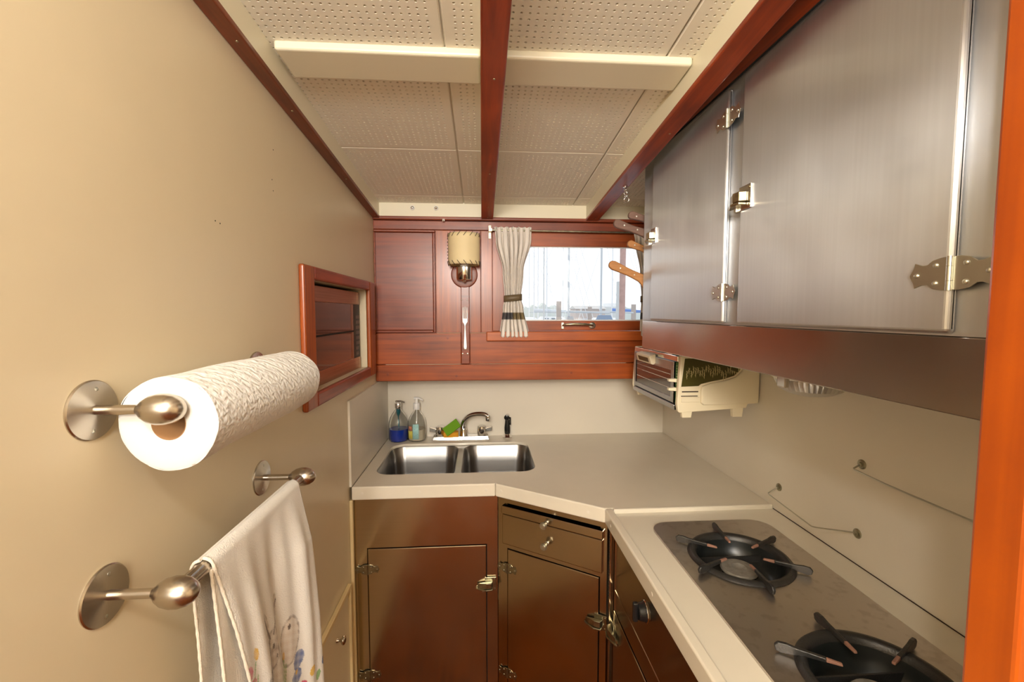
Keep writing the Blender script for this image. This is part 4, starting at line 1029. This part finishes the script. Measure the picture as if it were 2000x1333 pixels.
bulge = [(.764, 1.288), (.768, 1.303), (.80, 1.313), (.85, 1.322), (.89, 1.334), (.912, 1.354), (.926, 1.385), (.934, 1.405), (.976, 1.405), (.9745, 1.240), (.94, 1.238), (.775, 1.236), (.765, 1.243)]
MB().prism([(x, TY0-.009, z) for x, z in bulge], (0, .0105, 0)).build('side_bulge', M_['toast'], sd, bevel=.004, seg=3)
lv = MB(); lv.box(TX+.006, .757, TY0-.0006, TY0+.001, 1.281, 1.285); lv.box(TX+.003, .755, TY0-.0006, TY0+.001, 1.266, 1.269); lv.build('vent_groove', M_['lace'], sd)
box(TX+.003, .762, TY0-.004, TY0+.001, 1.246, 1.264).build('rib', M_['toast'], sd, bevel=.002)
whp = MB(); rng = random.Random(3)
for k in range(26):
    x = TX + .022 + k*.0078; zt = 1.366 + rng.uniform(-.016, .012) - (.0 if k < 20 else (k-20)*.0); zb_ = zt - rng.uniform(.022, .036)
    if x > .905: break
    if x > .86: zb_ = max(zb_, 1.342)
    whp.tube([(x, TY0-.0018, zb_), (x+rng.uniform(-.003, .003), TY0-.0018, (zt+zb_)/2), (x+rng.uniform(-.003, .003), TY0-.0018, zt)], [.0004, .0012, .0005], 6)
    for q in range(5):
        z_ = lerp(zb_+.006, zt-.003, q/4); s_ = 1 if q % 2 else -1
        whp.tube([(x, TY0-.0018, z_-.002), (x+s_*.0026, TY0-.0018, z_+.003)], .0006, 5)
whp.build('wheat_print', plain('wheat_cream', sr(196, 182, 130), .5), sd)
m = MB()
for (y_a, y_b) in ((TY0+.001, TY0+.02), (TY1-.03, TY1-.005)):
    for x_a, x_b in ((TX+.008, TX+.046), (.885, .925)):
        zt_ = 1.214 if x_a < .8 else 1.226
        ft = MB(); ft.hexa([(x_a+.003, y_a+.002, 1.190), (x_b-.003, y_a+.002, 1.190), (x_b-.003, y_b-.002, 1.190), (x_a+.003, y_b-.002, 1.190), (x_a, y_a, zt_), (x_b, y_a, zt_), (x_b, y_b, zt_), (x_a, y_b, zt_)])
        ft.build('foot', M_['toast'], to, bevel=.001)
# front: chrome top strip, door, glass, handle, scale, levers, crumb tray
box(TX-.004, TX+.012, TY0+.0185, TY1-.0125, 1.386, 1.407).build('top_strip', M_['chrome'], to, bevel=.002)
d = thing
dm = MB(); dy0, dy1, dz0_, dz1_ = 1.522, 1.930, 1.236, 1.385; gy0, gy1, gz0, gz1 = 1.545, 1.912, 1.254, 1.352
dm.box(TX-.008, TX+.004, dy0, gy0, dz0_, dz1_); dm.box(TX-.008, TX+.004, gy1, dy1, dz0_, dz1_); dm.box(TX-.008, TX+.004, gy0, gy1, gz1, dz1_); dm.box(TX-.008, TX+.004, gy0, gy1, dz0_, gz0)
od = dm.build('door', M_['steelU'], to, bevel=.0015)
box(TX-.004, TX+.001, gy0-.001, gy1+.001, gz0-.001, gz1+.001).build('door_glass', M_['dglass'], od)
rk = MB()
for z_ in (1.285, 1.315, 1.335): rk.tube([(TX-.0045, gy0+.01, z_), (TX-.0045, gy1-.01, z_)], .0012, 6)
rk.build('oven_rack', M_['chrome'], od, smooth=60)
hb = MB(); hb.prism([(TX-.008, 1.685, 1.396), (TX-.030, 1.685, 1.392), (TX-.034, 1.685, 1.384), (TX-.026, 1.685, 1.358), (TX-.018, 1.685, 1.354), (TX-.008, 1.685, 1.360)], (0, .15, 0))
hh_ = hb.build('door_handle', M_['toast'], od, bevel=.002); 
MB().prism([(TX-.0333, 1.705, 1.380), (TX-.0275, 1.705, 1.362), (TX-.0265, 1.705, 1.3625), (TX-.0320, 1.705, 1.3805)], (0, .11, 0)).build('handle_badge', M_['green'], hh_)
box(TX-.002, TX+.01, 1.502, 1.519, 1.236, 1.384).build('scale_panel', M_['lgreen'], to)
sc_ = MB()
for k in range(14): sc_.box(TX-.0026, TX-.0018, 1.504, 1.511, 1.246+k*.0096, 1.2475+k*.0096)
sc_.build('scale_marks', M_['toast'], to)
for z_ in (1.320, 1.288):
    l_ = MB(); l_.hexa([(TX-.030, 1.508, z_-.005), (TX-.003, 1.503, z_-.007), (TX-.003, 1.521, z_-.007), (TX-.030, 1.524, z_-.005), (TX-.030, 1.508, z_+.004), (TX-.003, 1.503, z_+.006), (TX-.003, 1.521, z_+.006), (TX-.030, 1.524, z_+.004)])
    l_.build('lever', M_['toast'], to, bevel=.002)
box(TX-.012, TX+.20, 1.505, 1.925, 1.213, 1.232).build('crumb_tray', M_['steelU'], to, bevel=.003)
box(TX+.03, .95, 1.62, 1.66, 1.4055, 1.4285).build('mount', M_['chrome'], to); box(TX+.03, .95, 1.515, 1.545, 1.4055, 1.4285).build('mount', M_['chrome'], to)

# ------------------------------------------------------------------ wire rails on right wall
def anchor(t, y, z):
    a = MB().lathe([(.0125, 0), (.0125, .002), (.010, .004), (.006, .004), (.005, .007), (0, .008)], (WR, y, z), (-1, 0, 0), 24).build('anchor', M_['hingeD'], t, smooth=40)
r1 = thing('wire_rail', 'lower thin steel wire rail on wall just above the cooktop', 'wire rail', (WR, 1.2, .98), None)
anchor(r1, 1.359, .983); anchor(r1, 1.054, .982)
MB().tube([(WR-.004, 1.359, .983), (WR-.035, 1.363, .962), (WR-.037, 1.355, .960), (WR-.05, 1.15, .955), (WR-.045, 1.14, .957), (WR-.004, 1.062, .981)], .0019, 8).build('wire', M_['hinge'], r1, smooth=60)
r2 = thing('wire_rail', 'upper longer steel wire rail on wall running behind the wooden post', 'wire rail', (WR, .9, 1.16), None)
anchor(r2, 1.051, 1.168); anchor(r2, .60, 1.168)
MB().tube([(WR-.004, 1.051, 1.168), (WR-.022, 1.052, 1.158), (WR-.026, 1.046, 1.157), (WR-.03, .95, 1.155), (WR-.03, .66, 1.155), (WR-.004, .60, 1.168)], .0022, 8).build('wire', M_['hinge'], r2, smooth=60)

# ------------------------------------------------------------------ galley lamp fitting behind the viewer
gl = thing('ceiling_lamp', 'hanging ceiling lamp behind the viewer', 'lamp', (-.15, -.30, 2.2))
zt = zc(-.30)
MB().lathe([(.05, zt), (.05, zt-.012), (.008, zt-.02), (.006, 2.10), (0, 2.10)], (-.15, -.30, 0), 'z', 24).build('canopy', M_['brass'], gl, smooth=40)

# ------------------------------------------------------------------ marina outside
hull_w = plain('boat_white', (.80, .81, .82, 1), .4); hull_g = plain('boat_grey', (.55, .60, .66, 1), .5); canvas = plain('blue_grey_canvas', (.22, .28, .38, 1), .9)
mast_m = plain('mast_aluminium', (.50, .53, .56, 1), .5); mast_f = plain('hazy_mast', (.72, .74, .77, 1), .6); pile_m = plain('weathered_piling', (.42, .36, .33, 1), .9)  # far masts get a paler colour with the haze put in
win_b = plain('boat_window', (.25, .28, .32, 1), .3); bluec = plain('blue_sail_cover', (.14, .24, .55, 1), .8); brick = plain('distant_building', (.58, .50, .47, 1), .9); tree = plain('distant_trees', (.62, .66, .64, 1), .95)  # distant shore colours kept pale to stand in for haze
wtr = plain('harbour_water', (.55, .60, .62, 1), .2, bump=.4, bscale=3)
struct(box(-40, 80, 3.2, 160, -.65, -.6).build('water', wtr), 'pale harbour water outside the window', 'water'); bpy.data.objects['water']['kind'] = 'structure'
def boat(x, y, Ln, wd, mastx, msr, msh, cov, label, hm=hull_w, fr_=1.0, tent=None):
    t = thing('sailboat', label, 'boat', (x, y, -.6), 'moored boats seen through the window'); z = -.6
    secs = []
    for k in range(9):
        s = k/8; xx = x - Ln/2 + Ln*s; hw = wd/2*(math.sin(PI*min(1, .25+.75*(1-abs(2*s-1.0))))**.7) if 0 < s < 1 else wd*.12
        zt_ = z + fr_*(1 + .15*abs(2*s-1)**2)
        secs.append([(xx, y-hw, zt_), (xx, y-hw*.85, z+.25*fr_), (xx, y, z-.1), (xx, y+hw*.85, z+.25*fr_), (xx, y+hw, zt_)])
    MB().rings(secs).build('hull', hm, t, smooth=40)
    zd = z + fr_
    c = MB(); c.hexa([(x-Ln*.22, y-wd*.3, zd-.05), (x+Ln*.2, y-wd*.3, zd-.05), (x+Ln*.2, y+wd*.3, zd-.05), (x-Ln*.22, y+wd*.3, zd-.05), (x-Ln*.18, y-wd*.25, zd+.45), (x+Ln*.12, y-wd*.25, zd+.42), (x+Ln*.12, y+wd*.25, zd+.42), (x-Ln*.18, y+wd*.25, zd+.45)])
    c.build('cabin', hull_w, t, bevel=.05)
    wn = MB()
    for k in range(3): wn.box(x-Ln*.13+k*Ln*.09, x-Ln*.08+k*Ln*.09, y-wd*.30-.01, y-wd*.26, zd+.14, zd+.28)
    wn.build('cabin_window', win_b, t)
    MB().tube([(mastx, y, zd-.1), (mastx, y, zd+msh)], msr, 10).build('mast', mast_m if y < 30 else mast_f, t, smooth=60)
    MB().tube([(mastx, y, zd+1.0), (mastx+Ln*.36, y, zd+.95)], msr*.8, 8).build('boom', mast_m, t, smooth=60)
    if cov and not tent:
        MB().tube([(mastx, y, zd+1.12), (mastx+Ln*.15, y, zd+1.08), (mastx+Ln*.34, y, zd+1.02)], [.16, .14, .08], 10).build('sail_cover', cov, t, smooth=60)
    if tent:
        a, b_, zt_ = tent
        MB().hexa([(a, y-.5, zd-.05), (b_, y-.5, zd-.05), (b_, y+.5, zd-.05), (a, y+.5, zd-.05), (lerp(a, b_, .3), y-.12, zt_), (lerp(a, b_, .75), y-.12, zt_), (lerp(a, b_, .75), y+.12, zt_), (lerp(a, b_, .3), y+.12, zt_)]).build('canvas_cover', cov or win_b, t, bevel=.03)
    sr_ = .006*y/10
    st = MB(); st.tube([(mastx, y, zd+msh*.97), (x-Ln*.5, y, zd+.1)], sr_, 5); st.tube([(mastx, y, zd+msh*.97), (x+Ln*.49, y, zd+.1)], sr_, 5); st.build('stay', mast_f, t)
    return t
# x/y ratio of a mast fixes where it stands: several boats at 13-60 m
def X(px, y): # lateral position for viewing direction px at distance y
    return None
boat(2.7, 13.5, 3.6, 1.6, 2.68, .033, 9, None, 'dark covered sailboat, mast left of centre in window', hull_g, 1.2, (2.5, 2.92, 1.44))
boat(4.9, 17.0, 3.6, 1.8, 4.66, .040, 9, canvas, 'sailboat with blue grey boom cover, mast right of centre in window', hull_g, 1.2, (4.25, 5.3, 1.46))
specs = [(3.4, 24, 7, 3.55-.15, .04, 11, None, 'white sailboat in the middle distance, centre of window', hull_w),
         (3.9, 30, 8, 4.45, .04, 12, None, 'white sailboat with tall mast beyond the centre of window', hull_w),
         (4.2, 34, 8, 4.05, .05, 11, hull_g, 'pale sailboat with grey cover at the left of window', hull_w),
         (4.5, 46, 7, 5.9, .06, 10, None, 'faint sailboat far away, left half of the window', hull_w),
         (13.0, 44, 9, 12.0, .06, 15, None, 'faint sailboat with tall mast, right of centre', hull_w),
         (11.0, 32, 8, 9.6, .05, 9, bluec, 'white boat with bright blue cover at right edge of window', hull_w),
         (4.9, 50, 9, 5.4, .06, 9, None, 'small hazy sailboat at left edge of window', hull_w),
         (9.0, 55, 9, 10.2, .06, 12, None, 'distant sailboat behind the centre boats', hull_g)]
for a in specs: boat(a[0], a[1], a[2], 2.6, a[3], a[4], a[5], a[6], a[7], a[8], 1.2)
# big wooden mast near the window
tag(MB().tube([(2.33, 7.2, -.8), (2.33, 7.2, 6.5)], .050, 20).build('wooden_mast', plain('reddish_spar', (.42, .27, .24, 1), .6, var=.2, vscale=10), smooth=60), 'reddish wooden spar standing outside right part of the window', 'mast')
tag(MB().tube([(2.37, 7.6, -.8), (2.40, 7.6, 2.1)], .045, 16).build('grey_piling', plain('grey_pile', (.55, .57, .58, 1), .8), smooth=60), 'grey post just left of the reddish spar outside', 'post')
tag(MB().tube([(4.05, 23, -.8), (4.05, 23, 2.15)], .13, 14).build('mooring_piling', pile_m, smooth=60), 'grey mooring piling among the boats, left part of window', 'piling')
tag(MB().tube([(6.45, 26, -.8), (6.45, 26, 1.9)], .12, 14).build('mooring_piling', pile_m, smooth=60), 'short mooring piling just right of the centre of the window', 'piling')
tag(MB().tube([(10.0, 28.5, -.8), (10.0, 28.5, 2.1)], .16, 14).build('mooring_piling', pile_m, smooth=60), 'mooring piling at the right edge of window', 'piling')
b_ = thing('harbour_building', 'long low brownish building on the far shore', 'building', (16, 90, -.6))
box(19, 25, 88, 94, -.6, 2.3).build('wall', brick, b_); MB().prism([(18.8, 87.5, 2.3), (18.8, 94.5, 2.3), (18.8, 91, 3.0)], (6.4, 0, 0)).build('roof', plain('pale_roof', (.6, .58, .56, 1), .9), b_)
b_ = thing('harbour_building', 'pale flat roofed building on far shore at right', 'building', (31, 95, -.6))
box(26, 30, 92, 98, -.6, 2.8).build('wall', plain('pale_building', (.66, .68, .68, 1), .9), b_); box(27, 29, 93, 97, 2.8, 3.6).build('upper_storey', hull_w, b_)
m = MB(); rng = random.Random(5); n = 80
pts = [(-10 + 80*k/n, 120, 1.6 + 1.5*rng.random() + 1.5*math.sin(k*.3)) for k in range(n+1)]
m.prism([(-10, 120, -.6)] + pts + [(70, 120, -.6)], (0, 6, 0)); tr_ = m.build('tree_line', tree); tag(tr_, 'hazy line of trees on the far shore', 'trees', kind='stuff')
